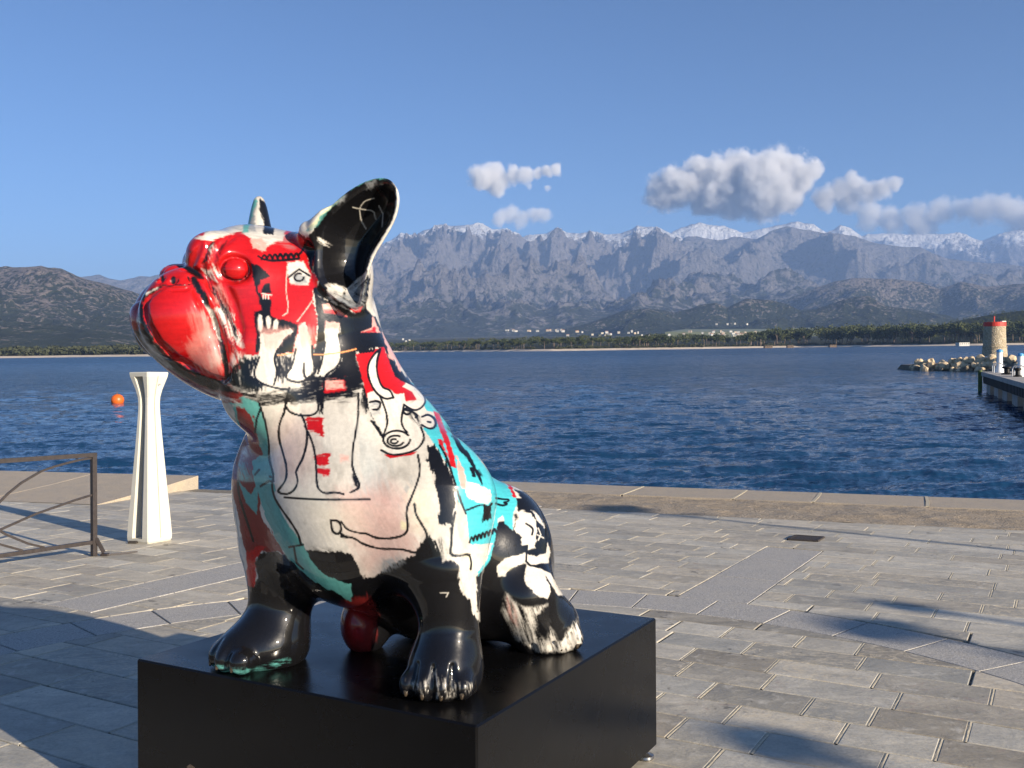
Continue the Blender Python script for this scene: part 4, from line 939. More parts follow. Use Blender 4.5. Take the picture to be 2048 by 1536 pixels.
# ================================================================== quay
E1 = np.array([math.cos(math.radians(-30)), math.sin(math.radians(-30))]); E2 = np.array([-E1[1], E1[0]])
RC = np.array([-.39, 3.77]); R_IN, R_OUT = 3.36, 3.84
QE = [(-40, 25.4), (-16, 18.6), (-8.96, 16.7), (-5.1, 15.35), (-3.2, 14.75), (-2.6, 16.9), (.12, 15.9), (3.24, 14.72), (5.92, 13.64), (12., 11.1), (26, 5.0)]
def clip(poly, n, c):
    """keep n.p <= c"""
    out = []
    for i in range(len(poly)):
        a, b = poly[i - 1], poly[i]; da, db = a @ n - c, b @ n - c
        if da <= 0: 
            if not (out and np.allclose(out[-1], a)): out.append(a)
        if (da < 0) != (db < 0) and abs(da - db) > 1e-9:
            out.append(a + (b - a) * (da / (da - db)))
    return [p for i, p in enumerate(out) if np.linalg.norm(p - out[i - 1]) > 1e-4]
def area(p): return .5 * abs(sum(p[i - 1][0] * p[i][1] - p[i][0] * p[i - 1][1] for i in range(len(p))))
def inset(p, d):
    c = sum(p) / len(p); n = len(p); out = []
    for i in range(n):
        a, b, e = p[i - 1], p[i], p[(i + 1) % n]
        u = (b - a) / np.linalg.norm(b - a); v = (e - b) / np.linalg.norm(e - b)
        nu = np.array([-u[1], u[0]]); nv = np.array([-v[1], v[0]])
        if nu @ (c - b) < 0: nu = -nu
        if nv @ (c - b) < 0: nv = -nv
        m = nu + nv; m = m / max(m @ nu, .35); out.append(b + m * d)
    return out
def slab_geo(p, rng, top=0., bev=.005):
    if sum(p[i - 1][0] * p[i][1] - p[i][0] * p[i - 1][1] for i in range(len(p))) < 0: p = p[::-1]
    z = top + rng.uniform(-.0015, .0015); tx, ty = rng.uniform(-.0018, .0018, 2); c = sum(p) / len(p)
    q = inset(p, bev); n = len(p)
    V = [(a[0], a[1], -.03) for a in p] + [(a[0], a[1], z - .004) for a in p] + [(a[0], a[1], z + (a - c)[0] * tx + (a - c)[1] * ty) for a in q]
    Fc = [[i, (i + 1) % n, n + (i + 1) % n, n + i] for i in range(n)] + [[n + i, n + (i + 1) % n, 2 * n + (i + 1) % n, 2 * n + i] for i in range(n)] + [[2 * n + i for i in range(n)]]
    return V, Fc
def paint_attr(me, vals):
    a = me.attributes.new('tint', 'FLOAT_COLOR', 'POINT'); a.data.foreach_set('color', np.asarray(vals, np.float32).ravel())
def slab_mat():
    t = NT('schist slab'); P = t.n('NewGeometry').outputs['Position']; at = t.n('Attribute', _attribute_name='tint')
    cx = t.n('SeparateColor'); t.l(at.outputs['Color'], cx.inputs[0])
    off = t.n('VectorMath', _operation='SCALE'); t.l(at.outputs['Color'], off.inputs[0]); off.inputs['Scale'].default_value = 37.
    PP = t.n('VectorMath', _operation='ADD'); t.l(P, PP.inputs[0]); t.l(off.outputs[0], PP.inputs[1]); PP = PP.outputs[0]
    st = t.noise(t.mapv(PP, (2.2, 3.6, 3), (0, 0, math.radians(30))), 1.5, 8, .66, .7)
    fi = t.noise(PP, 60, 4, .7); md = t.noise(PP, 9, 6, .6, .5)
    grey = t.ramp(st, [(.25, (.31, .305, .27)), (.45, (.42, .405, .35)), (.55, (.465, .445, .38)), (.75, (.58, .545, .455))])
    warm = t.ramp(st, [(.25, (.28, .25, .195)), (.5, (.46, .405, .31)), (.75, (.62, .55, .42))])
    c = t.mix(cx.outputs[0], grey, warm)
    mul = t.math('ADD', t.math('MULTIPLY', cx.outputs[1], .62), .66)
    v = t.n('CombineXYZ'); [t.l(mul, v.inputs[i]) for i in range(3)]
    c = t.mix(1., c, v.outputs[0], 'MULTIPLY')
    c = t.mix(t.ramp(fi, [(.42, 0), (.8, .45)]), c, (.12, .115, .105))
    vn = t.noise(t.mapv(PP, (1.6, 3.2, 2), (0, 0, .5)), 1.6, 5, .6, 3.2); vm = t.math('MULTIPLY', t.ramp(vn, [(.47, 0), (.50, 1), (.54, 0)]), t.ramp(cx.outputs[2], [(.55, 0), (.75, .8)]))
    c = t.mix(vm, c, (.60, .52, .38)); c = t.mix(t.math('MULTIPLY', t.ramp(vn, [(.60, 0), (.66, 1)]), t.ramp(cx.outputs[2], [(.3, .5), (.35, 0)])), c, (.33, .25, .21))
    # pale salt bloom and small stains
    c = t.mix(t.ramp(md, [(.56, 0), (.70, .55)]), c, (.60, .57, .50))
    sp = t.noise(P, 2.2, 2); sp2 = t.noise(P, 14, 2)
    c = t.mix(t.ramp(t.math('MULTIPLY', sp, sp2), [(.40, 0), (.44, .6)]), c, (.07, .065, .06))
    t.set(Base_Color=c, Roughness=t.ramp(md, [(.3, .5), (.7, .75)]), Specular_IOR_Level=.4)
    h = t.math('ADD', t.math('MULTIPLY', st, 1.), t.math('ADD', t.math('MULTIPLY', md, .5), t.math('MULTIPLY', fi, .12)))
    t.bump(h, .6, .010)
    return t.m
def granite_mat(name, base, warm=0.):
    t = NT(name); P = t.n('NewGeometry').outputs['Position']
    a = t.noise(P, 95, 3, .8); b = t.noise(P, 4, 5, .6); c2 = t.noise(P, 30, 4, .7)
    c = t.ramp(a, [(.32, [x * .45 for x in base]), (.5, base), (.66, [min(1, x * 1.5) for x in base])])
    c = t.mix(t.ramp(b, [(.4, 0), (.7, .4)]), c, [base[0] * 1.25 + warm, base[1] * 1.2 + warm * .6, base[2] * 1.1])
    t.set(Base_Color=c, Roughness=.7); t.bump(t.math('ADD', t.math('MULTIPLY', a, .35), c2), .6, .006); return t.m
def rough_mat():
    t = NT('worn concrete'); P = t.n('NewGeometry').outputs['Position']
    a = t.noise(P, 45, 5, .75); b = t.noise(P, 1.3, 6, .65, .6); m = t.noise(P, 9, 6, .7)
    c = t.ramp(b, [(.3, (.27, .235, .19)), (.45, (.46, .365, .25)), (.55, (.36, .31, .245)), (.7, (.54, .42, .28))])
    c = t.mix(t.ramp(a, [(.35, .75), (.6, 0)]), c, (.15, .125, .095)); c = t.mix(t.ramp(m, [(.62, 0), (.75, .6)]), c, (.52, .46, .36))
    t.set(Base_Color=c, Roughness=.9); t.bump(t.math('ADD', t.math('MULTIPLY', a, .4), m), 1., .03); return t.m
M_SLAB = slab_mat(); M_GRAN = granite_mat('granite', (.37, .355, .325)); M_COPE = granite_mat('coping granite', (.38, .325, .25), .05)
M_MORT = simple('pale mortar', (.45, .40, .30), .9, var=.2, scale=60, bump=.5, bd=.003); M_BED = simple('dirty joint', (.19, .17, .135), .95, var=.4, scale=40)
# slab joints read off the photograph: pixel centres of the cross joints, row by row
def zz(l, x0, y0, k): return [(x0 + x * k, y0 + y * k) for x, y in l]
JT = zz([(222, 1200), (703, 1078), (493, 873), (100, 910), (290, 690), (1023, 790), (950, 1315), (555, 1455), (1362, 1000), (1055, 655), (325, 560), (850, 500), (150, 400), (205, 310), (665, 365), (1295, 440), (925, 325), (1665, 1235)], 1300, 1180, .2318)
JT += zz([(416, 1090), (1235, 1215), (980, 1365), (510, 1465), (150, 1232), (628, 950), (445, 775), (1440, 915), (315, 630), (1268, 750), (300, 505), (1230, 310), (1250, 405), (950, 195), (445, 225), (385, 135), (600, 83), (1005, 45), (1435, 20), (1360, 150), (1650, 105)], 1650, 1180, .2318)
JT += zz([(800, 937), (1065, 960), (1000, 1025), (880, 865), (840, 800), (1130, 762), (1050, 702), (1375, 850), (1385, 915), (1670, 810), (1530, 745), (1390, 672), (1830, 650), (1930, 712), (1560, 635), (410, 972), (380, 893), (320, 820), (320, 755), (600, 720), (585, 662), (890, 632), (1170, 602), (1055, 545), (690, 565), (370, 595), (370, 540), (580, 1062), (530, 1150), (1195, 1130), (1225, 1210), (255, 487), (550, 465), (715, 512), (1400, 510), (1770, 555)], 1100, 950, .1953)
JT += zz([(1055, 910), (850, 960), (860, 1030), (665, 1090), (665, 1258), (1085, 1208), (1480, 1340), (870, 1370), (1550, 1440), (1740, 1275), (1360, 1155), (1545, 1095), (1565, 1020), (1425, 940), (1545, 888), (1720, 838), (1555, 770), (1890, 692), (1990, 750), (1500, 605), (1450, 555), (1895, 588), (965, 530), (900, 565), (135, 710)], 1450, 950, .1953)
JT += zz([(180, 218), (580, 182), (550, 260), (1005, 160), (1350, 198), (480, 335), (905, 225), (900, 302), (1330, 130), (1390, 65), (1780, 45), (1810, 105)], 0, 1090, .2441)
ROWS = {}
for x_, y_ in JT:
    g_ = gq(x_, y_); ROWS.setdefault(int(math.floor((g_ @ E2 - 4.10) / .3)), []).append(float(g_ @ E1))
rng = np.random.RandomState(5)
def in_frame(c, m=60):
    p = (PL @ np.array([c[0], c[1], 0, 1]))[:3] - np.array([0, 0, 1.6]); d = p @ CF
    if d < .3: return None
    x, y = 1024 + 1900 * (p @ CR) / d, 768 - 1900 * (p @ CU) / d
    return (x, y, d) if -m < x < 2048 + m and 600 < y < 1536 + m else None
slabs = []; beads = []
def edge_limit():
    """half planes of the inner line of the rough strip"""
    L = []
    for (a, b) in (((.12, 15.9), (26, 5.0)),):
        a, b = np.array(a), np.array(b); u = (b - a) / np.linalg.norm(b - a); n = np.array([-u[1], u[0]]); L.append((n, a @ n - 2.95))
    return L
EL = edge_limit()
for k in range(-14, 40):
    lo, hi = 4.10 + .3 * k, 4.40 + .3 * k
    js = sorted(ROWS.get(k, [])); a = []
    for j in js:
        if not a or j - a[-1] > .22: a.append(j)
    if not a: a = [rng.uniform(-1, 0)]
    b = [a[0]]
    for j in a[1:]:                      # fill long runs with further joints
        while j - b[-1] > 1.25: b.append(b[-1] + rng.uniform(.6, .95) if j - b[-1] > 1.7 else (b[-1] + j) / 2)
        b.append(j)
    while b[-1] < 22: b.append(b[-1] + rng.uniform(.48, 1.0))
    while b[0] > -22: b.insert(0, b[0] - rng.uniform(.48, 1.0))
    for s0, s1 in zip(b[:-1], b[1:]):
        P = [E1 * s + E2 * t_ for s, t_ in ((s0 + .0075, lo + .004), (s1 - .0075, lo + .004), (s1 - .0075, hi - .004), (s0 + .0075, hi - .004))]
        c = sum(P) / 4
        if c[1] < .8 or c[1] > 17.5: continue
        if in_frame(c, 520 if c[1] < 9 else 300) is None: continue
        d0 = np.linalg.norm(c - RC); polys = []
        near_in = d0 < R_IN + .6; 
        cand = [(P, d0)]
        # ring
        res = []
        if d0 < R_OUT + .6 and d0 > R_IN - .6:
            pin = P
            for da in (-16, -10, -5, 0, 5, 10, 16):
                th = math.atan2(*(c - RC)[::-1]) + math.radians(da); n = np.array([math.cos(th), math.sin(th)])
                pin = clip(pin, n, n @ RC + R_IN - .005)
                if len(pin) < 3: break
            if len(pin) >= 3 and area(pin) > .004: res.append(pin)
            th = math.atan2(*(c - RC)[::-1]); n = np.array([math.cos(th), math.sin(th)])
            po = clip(P, -n, -(n @ RC + R_OUT + .012))
            if len(po) >= 3 and area(po) > .004: res.append(po)
        else: res = [P]
        # radial granite bands outside the ring
        out = []; nn = -E1
        for p in res:
            cc = sum(p) / len(p); parts = [p]
            if np.linalg.norm(cc - RC) > R_OUT - .05 and cc @ E2 > 4.4:
                for (b0, b1, e_end) in ((2.0, 2.54, 9.45), (6.05, 6.58, 12.0)):
                    if cc @ E2 < e_end:
                        parts = [q for pp in parts for q in (clip(pp, nn, b0 - .005), clip(pp, -nn, -(b1 + .005)))]
                        parts = [q for q in parts if len(q) >= 3 and area(q) > .003]
            out += parts
        for p in out:
            for n, cl in EL: p = clip(p, n, cl) if len(p) >= 3 else p
            if len(p) < 3 or area(p) < .004: continue
            slabs.append(p)
        onband = any(b0 - .05 < -s1 < b1 + .05 and 4.4 < lo < e_ for b0, b1, e_ in ((2.0, 2.54, 9.45), (6.05, 6.58, 12.0)))
        dm = np.linalg.norm(E1 * s1 + E2 * (lo + .15) - RC)
        if (dm < R_IN - .16 or dm > R_OUT + .16) and not onband:
            m = E1 * s1; 
            if all((E1 * s1 + E2 * (lo + .15)) @ n < cl for n, cl in EL): beads.append((s1, lo, hi))
gran = []
for i in range(44):
    a0 = math.radians(60 + 8.2 * (i - 8)); a1 = math.radians(60 + 8.2 * (i - 7))
    if i > 43 or a1 - math.radians(60) > math.radians(8.2 * 36): break
    g0 = .006 / R_OUT
    aa = np.linspace(a0 + g0, a1 - g0, 4)
    P = [RC + np.array([math.cos(x), math.sin(x)]) * (R_OUT - .004) for x in aa] + [RC + np.array([math.cos(x), math.sin(x)]) * (R_IN + .004) for x in aa[::-1]]
    c = sum(P) / len(P)
    if in_frame(c, 300): gran.append(P)
for (b0, b1, st, en, stp) in ((2.004, 2.536, RC @ E2 + R_OUT, 9.45, .92), (6.054, 6.576, 4.4, 12.0, .75)):
    s_ = st
    while s_ < en:
        e_ = min(s_ + stp, en)
        P = [-E1 * b1 + E2 * (s_ + .004), -E1 * b0 + E2 * (s_ + .004), -E1 * b0 + E2 * (e_ - .004), -E1 * b1 + E2 * (e_ - .004)]
        if s_ == st and b0 < 3:
            P = [-E1 * b1 + E2 * (st - .005), -E1 * b0 + E2 * (st - .005)] + P[2:]
        if np.linalg.norm(sum(P) / 4 - RC) > R_OUT and in_frame(sum(P) / 4, 300): gran.append(P)
        s_ = e_
# base sheet of the quay, with its wall
base = MB(); top = [(x, y, -.012) for x, y in QE]
ring = top + [(26, -6, -.012), (-40, -6, -.012)]
n_ = len(ring); base.v = ring + [(x, y, -2.6) for x, y, z in ring]; base.f = [list(range(n_))[::-1]] + [[i, (i + 1) % n_, n_ + (i + 1) % n_, n_ + i] for i in range(n_)]
quay = base.build('quay', M_BED, frame=PL); tag(quay, kind='structure')
def rank(p):
    f = in_frame(sum(p) / len(p), 0); return 0 if f is None else area(p) / f[2] ** 3
slabs.sort(key=rank, reverse=True)
print('slabs', len(slabs), 'gran', len(gran), 'beads', len(beads))
def tintval(c):
    d = np.linalg.norm(c - RC); r = rng.rand(3)
    if d < R_IN: return (.02 + .95 * r[0] ** 1.3, r[1], r[2], 1)
    return (.15 + .6 * r[0], .25 + .7 * r[1], r[2], 1)
for p in slabs[:300]:
    V, Fc = slab_geo(p, rng); c = sum(p) / len(p)
    o = mk('paving_slab', V, Fc, M_SLAB, quay, frame=PL, org=(c[0], c[1], 0)); paint_attr(o.data, [tintval(c)] * len(V))
rest = MB(); tv = []
for p in slabs[300:]:
    V, Fc = slab_geo(p, rng); rest.add(V, Fc); tv += [tintval(sum(p) / len(p))] * len(V)
o = rest.build('paving_slab', M_SLAB, quay, frame=PL); paint_attr(o.data, tv); tag(o, kind='stuff')
for p in gran:
    V, Fc = slab_geo(p, rng, bev=.003); c = sum(p) / len(p); mk('granite_slab', V, Fc, M_GRAN, quay, frame=PL, org=(c[0], c[1], 0))
mb = MB()
for s, lo, hi in beads:
    m = E1 * s; w_ = .0088 * rng.uniform(.8, 1.05); segs = 4; V = []
    for i in range(segs + 1):
        q = m + E2 * (lo + .004 + (hi - lo - .008) * i / segs) + E1 * rng.uniform(-.0015, .0015); zz_ = rng.uniform(-.002, .0028)
        zz_ = min(zz_, .0004); V += [(q[0] - E1[0] * .0095, q[1] - E1[1] * .0095, -.0022), (q[0], q[1], zz_ * .6), (q[0] + E1[0] * .0095, q[1] + E1[1] * .0095, -.0022)]
    mb.add(V, [[i * 3 + k, i * 3 + k + 1, i * 3 + 4 + k, i * 3 + 3 + k] for i in range(segs) for k in (0, 1)])
tag(mb.build('mortar_joint', M_MORT, quay, frame=PL), kind='stuff')
# coping stones along the edge, then the rough concrete strip
ed0, ed1 = np.array([-.4, 16.12]), np.array([26., 5.0]); eu = (ed1 - ed0) / np.linalg.norm(ed1 - ed0); en_ = np.array([-eu[1], eu[0]])
t_ = 0.; cuts = [0.]
for px_ in (1275, 1486, 1638, 1853, 2110): 
    g_ = gq(px_, 985 + (px_ - 1443) * .034); cuts.append(float((g_ - ed0) @ eu))
while cuts[-1] < 20: cuts.append(cuts[-1] + rng.uniform(1.6, 2.4))
for a, b in zip(cuts[:-1], cuts[1:]):
    if b - a < .2: continue
    P = [ed0 + eu * (a + .018) + en_ * .02, ed0 + eu * (b - .018) + en_ * .02, ed0 + eu * (b - .018) - en_ * 1.22, ed0 + eu * (a + .018) - en_ * 1.2]
    V, Fc = slab_geo(P, rng, top=.018, bev=.02); V = [(x, y, z if z > -.02 else -.5) for x, y, z in V]
    c = sum(P) / 4; mk('coping_stone', V, Fc, M_COPE, quay, frame=PL, org=(c[0], c[1], 0))
    q = ed0 + eu * b; mbj = MB(); 
    mbj.bar([tuple(q - en_ * 1.18) + (.012,), tuple(q - en_ * .6 + eu * .01) + (.015,), tuple(q) + (.012,)], .045, .02, (eu[0], eu[1], 0)); mbj.build('mortar_joint', M_MORT, quay, frame=PL)
M_ROUGH = rough_mat()
U_, W_ = np.meshgrid(np.linspace(-1, 27, 420), np.linspace(1.24, 2.97, 44), indexing='ij')
X_ = ed0[0] + eu[0] * U_ - en_[0] * W_; Y_ = ed0[1] + eu[1] * U_ - en_[1] * W_
Z_ = .004 - .016 * np.clip((W_ - 2.7) / .27, 0, 1) + .03 * pfbm(X_ * 2.2, Y_ * 2.2, 91, 5) + .030 * np.clip(pfbm(X_ * .8, Y_ * .8, 95, 3, True) - .5, 0, 1) - .02 * np.clip((pfbm(X_ * 1.1 + 5, Y_ * 1.1, 99, 4, True, .7) - .86) * 9, 0, 1)
I = np.arange(U_.size).reshape(U_.shape)
tag(mk('rough_concrete', np.stack([X_, Y_, Z_], -1).reshape(-1, 3), np.stack([I[:-1, :-1], I[:-1, 1:], I[1:, 1:], I[1:, :-1]], -1).reshape(-1, 4), M_ROUGH, quay, smooth=True, frame=PL))
# raised edge block on the left
wedge = []
for (x0, y0), (x1, y1) in (((-24, 20.9), (-16, 18.6)), ((-16, 18.6), (-8.96, 16.62)), ((-8.96, 16.62), (-5.1, 15.42))):
    a, b = np.array([x0, y0]), np.array([x1, y1]); u = (b - a) / np.linalg.norm(b - a); nrm = np.array([u[1], -u[0]])
    L = np.linalg.norm(b - a); k = max(1, int(L / 1.9))
    for i in range(k):
        p0 = a + u * (L * i / k + .01); p1 = a + u * (L * (i + 1) / k - (.0 if i == k - 1 and x1 > -6 else .01))
        V = [(*p0, .2), (*p1, .2), (*(p1 + nrm * .9), .11), (*(p0 + nrm * .9), .11), (*(p1 + nrm * 2.3), .006), (*(p0 + nrm * 2.3), .006), (*p0, -.3), (*p1, -.3), (*(p1 + nrm * 2.3), -.3), (*(p0 + nrm * 2.3), -.3)]
        mk('edge_stone', V, [[0, 3, 2, 1], [3, 5, 4, 2], [0, 1, 7, 6], [1, 2, 4, 8, 7], [3, 0, 6, 9, 5]], M_COPE, quay, frame=PL)
# drain grate
gm = MB(); ga, gb, gc_, gd = [np.array(gq(x, y)) for x, y in ((1577, 1080), (1633, 1083.5), (1652, 1078), (1592, 1072.5))]
def gl(s, t_, z): q = ga + (gb - ga) * s + (gd - ga) * t_; return (q[0], q[1], z)
gr = empty('drain_grate', gl(.5, .5, 0), PL); tag(gr, 'dark iron drain grate let into the grey slabs at the end of the granite band', 'drain grate')
fm = MB()
for s0, t0, s1, t1 in ((0, 0, 1, 0), (1, 0, 1, 1), (1, 1, 0, 1), (0, 1, 0, 0)): fm.bar([gl(s0, t0, .006), gl(s1, t1, .006)], .03, .02, np.cross(np.array(gl(s1, t1, 0)) - gl(s0, t0, 0), (0, 0, 1)) / np.linalg.norm(np.array(gl(s1, t1, 0)) - gl(s0, t0, 0)))
M_IRON = simple('rusty iron', (.055, .045, .04), .7, .4, .4, 60, .4); fm.build('frame', M_IRON, gr, frame=PL)
for i in range(1, 9):
    b_ = MB(); b_.bar([gl(i / 9, .03, .006), gl(i / 9, .97, .006)], .028, .014, tuple(np.append((gb - ga) / np.linalg.norm(gb - ga), 0))); b_.build('bar', M_IRON, gr, frame=PL)
shade_sheet = MB(); shade_sheet.add([gl(0, 0, -.0), gl(1, 0, -.0), gl(1, 1, -.0), gl(0, 1, -.0)], [[0, 1, 2, 3]]); shade_sheet.build('shade_sheet', simple('shade_sheet', (.01, .01, .01), .9), gr, frame=PL)  # flat black sheet at ground level, paints the dark below the bars
# ================================================================== plinth
M_PLINTH = NT('black lacquer'); t = M_PLINTH; P_ = t.coord(); n1 = t.noise(P_, 3, 5, .6); n2 = t.noise(t.mapv(P_, (1, 6, 1), (0, .4, .3)), 40, 3, .8)
t.set(Base_Color=t.mix(t.ramp(n2, [(.70, 0), (.78, .25)]), (.0035, .0035, .004), (.05, .05, .05)), Roughness=t.ramp(n1, [(.3, .20), (.7, .36)]), Specular_IOR_Level=.25); t.bump(n1, .08, .01); M_PLINTH = t.m
PC = np.array([-.39, 3.77, 0]); pl = empty('display_plinth', PC, PL); tag(pl, 'large square gloss black plinth that carries the painted bulldog statue', 'plinth')
ca_, sa_ = math.cos(math.radians(-29.2)), math.sin(math.radians(-29.2)); RZ = np.array([[ca_, sa_, 0], [-sa_, ca_, 0], [0, 0, 1]])
PB = np.array([-.392, 3.823, 0])
MB().box(PB + (0, 0, .325), (1.48, 1.49, .55), RZ, .006).build('casing', M_PLINTH, pl, smooth=False, frame=PL)
M_FOOT = simple('chromed steel', (.30, .29, .28), .25, .9, .3, 30)
for sx in (-1, 1):
    for sy in (-1, 1):
        q = PB + RZ.T @ np.array([sx * .70, sy * .705, 0])
        MB().lathe(q, [(.036, .0), (.040, .006), (.038, .016), (.016, .024), (.011, .030), (.011, .055)], 16).build('levelling_foot', M_FOOT, pl, smooth=True, frame=PL)
# scratches on the casing are worn patches: two small chips of bare metal on the near faces
n_lf = RZ.T @ np.array([0, -1, 0]); a_lf = RZ.T @ np.array([1, 0, 0])
chip = MB()
c0 = PB + n_lf * .746 + a_lf * -.45 + np.array([0, 0, .20])
pts = [(-.028, .05), (-.01, .062), (.012, .055), (.02, .02), (.022, -.05), (.012, -.045), (.008, .0), (-.002, .036), (-.02, .04)]
chip.add([c0 + a_lf * x + np.array([0, 0, z]) - n_lf * .004 for x, z in pts] + [c0 + a_lf * x + np.array([0, 0, z]) for x, z in pts], [list(range(9, 18))] + [[i, (i + 1) % 9, 9 + (i + 1) % 9, 9 + i] for i in range(9)])
chip.build('scuff', simple('scuffed paint', (.09, .065, .045), .8, var=.5, scale=90), pl, frame=PL)
# ================================================================== white flared column
WC = gq(299.5, 1082); WC = np.array([WC[0], WC[1], 0]); wrot = math.radians(62)
cw, sw = math.cos(wrot), math.sin(wrot)
def wp(x, y, z): return (WC[0] + cw * x - sw * y, WC[1] + sw * x + cw * y, z)
PROF = [(0., .150), (.02, .160), (.06, .163), (.25, .152), (.5, .135), (.75, .119), (1.0, .103), (1.2, .091), (1.35, .083), (1.44, .080), (1.52, .084), (1.60, .099), (1.68, .121), (1.74, .137), (1.775, .142), (1.785, .138)]
col_root = empty('flared_column', WC, PL); tag(col_root, 'tall cream white flared column with recessed face standing on the quay behind the statue', 'column')
M_WHITE = simple('cream plastic', (.60, .575, .49), .42, var=.04, scale=6, bump=.05); M_INNER = simple('grey recess', (.42, .45, .48), .5, var=.08)
def ringpts(h, rec, z):
    """section of the column: two opposite faces are deeply recessed"""
    w_ = h * .46; b = .012; d = h * .70 if rec else 0.
    P = []
    def face(rot, recessed):
        c, s = math.cos(rot), math.sin(rot)
        L = [(-h + b, -h)]
        if recessed: L += [(-w_, -h), (-w_ * .96, -h + d), (w_ * .96, -h + d), (w_, -h)]
        else: L += [(-.006, -h), (-.0055, -h + (.012 if rec else 0)), (.0055, -h + (.012 if rec else 0)), (.006, -h)]
        L += [(h - b, -h)]
        return [(c * x - s * y, s * x + c * y) for x, y in L]
    for k in range(4): P += face(k * math.pi / 2, k in (1, 3))
    return [wp(x, y, z) for x, y in P]
# k=0 is the face towards +x (right, seam), the recessed ones are at 90 degrees
V = []; levels = [(PROF[0], False), (PROF[1], False), ((.045, .162), False), ((.05, .162), True)] + [(p, True) for p in PROF[2:-3]] + [((1.735, .1365), True), ((1.74, .137), False)] + [(p, False) for p in PROF[-3:]]
for (z, h), rec in levels: V += ringpts(h, rec, z)
nr_ = 24; Fc = [[i * nr_ + k, i * nr_ + (k + 1) % nr_, (i + 1) * nr_ + (k + 1) % nr_, (i + 1) * nr_ + k] for i in range(len(levels) - 1) for k in range(nr_)] + [list(range(nr_))[::-1], [(len(levels) - 1) * nr_ + k for k in range(nr_)]]
mb = MB(); mb.add(V, Fc); mb.build('shell', M_WHITE, col_root, frame=PL)
panel = MB(); kx = []
for z, h in PROF[2:-3]:
    d = h * .297; w_ = h * .44
    # floor of the recess on the left-hand face (local -x side)
    kx += [wp(-d - .004, -w_, z), wp(-d - .004, w_, z)]
panel.add(kx, [[2 * i, 2 * i + 1, 2 * i + 3, 2 * i + 2] for i in range(len(kx) // 2 - 1)]); panel.build('recess_panel', M_INNER, col_root, frame=PL)
rod = MB(); rod.tube([wp(-h * .36, h * .16, z) for z, h in PROF[3:-4]], .006, 6); rod.build('hose', simple('dark hose', (.10, .11, .12), .5), col_root, frame=PL)
MB().lathe(wp(.02, -.139, 1.655), [(.0, -.006), (.006, -.006), (.006, .006), (0, .006)], 8).build('screw', M_FOOT, col_root, frame=PL)
MB().box(np.array(wp(-.19, .03, .012)), (.09, .05, .024), None, .004).build('hinge', simple('dark hinge', (.03, .025, .02), .6), col_root, frame=PL)
# ================================================================== railing
M_RAIL = simple('brown painted steel', (.042, .034, .032), .45, .2, .25, 30, .25)
rb0 = gq(188, 1112); rd = np.array([-.57, -.82]); rd /= np.linalg.norm(rd); rside = np.array([-rd[1], rd[0], 0])
def rp(s, z): return (rb0[0] + rd[0] * s, rb0[1] + rd[1] * s, z)
rail = empty('barrier', rp(0, 0), PL); tag(rail, 'brown steel crowd barrier with curved inner bars at the left edge', 'barrier')
RL = 2.1
MB().bar([rp(0, 0), rp(0, .99)], .045, .045, rside).build('post', M_RAIL, rail, frame=PL)
MB().bar([rp(RL, 0), rp(RL, .99)], .045, .045, rside).build('post', M_RAIL, rail, frame=PL)
MB().bar([rp(-.024, .975), rp(RL + .024, .975)], .046, .040, rside).build('top_rail', M_RAIL, rail, frame=PL)
MB().bar([rp(.022, .135), rp(RL - .022, .135)], .036, .036, rside).build('bottom_rail', M_RAIL, rail, frame=PL)
arcp = [(.0, .945), (.12, .938), (.25, .918), (.4, .888), (.52, .855), (.7, .765), (.82, .68), (.95, .56), (1.1, .43), (1.25, .32), (1.45, .21), (1.6, .155)]
MB().bar([rp(s, z) for s, z in arcp], .014, .020, rside).build('curved_bar', M_RAIL, rail, frame=PL)
MB().bar([tuple(np.array(rp(RL - s, z)) + rside * .015) for s, z in arcp], .014, .020, rside).build('curved_bar', M_RAIL, rail, frame=PL)
arc2 = [(.02, .59), (.2, .555), (.35, .52), (.57, .47), (.877, .37), (1.1, .28), (1.4, .155)]
MB().bar([rp(s, z) for s, z in arc2], .014, .020, rside).build('curved_bar', M_RAIL, rail, frame=PL)
MB().bar([tuple(np.array(rp(RL - s, z)) + rside * .016) for s, z in arc2], .014, .020, rside).build('curved_bar', M_RAIL, rail, frame=PL)
for s in (0., RL):
    f = -1 if s == 0 else 1
    fe = np.array([*gq(243, 1103), .0]) - np.array([*gq(205, 1112), 0.]) if s == 0 else -rd[0] * 0 + np.array([.4, .2, 0])
    p = np.array(rp(s, 0)); u = np.array([.75, .12, 0]); u /= np.linalg.norm(u)
    MB().bar([p + u * .02 + (0, 0, .17), p + u * .09 + (0, 0, .03)], .035, .03, (-u[1], u[0], 0)).build('brace', M_RAIL, rail, frame=PL)
    MB().box(p + u * .10 + (0, 0, .012), (.07, .05, .022), None, .003).build('foot', M_RAIL, rail, frame=PL)
    MB().bar([p + u * .13 + (0, 0, .010), p + u * .13 + np.array([.22, .16, .010])], .018, .012, (-.5, .8, 0)).build('foot_bar', M_RAIL, rail, frame=PL)
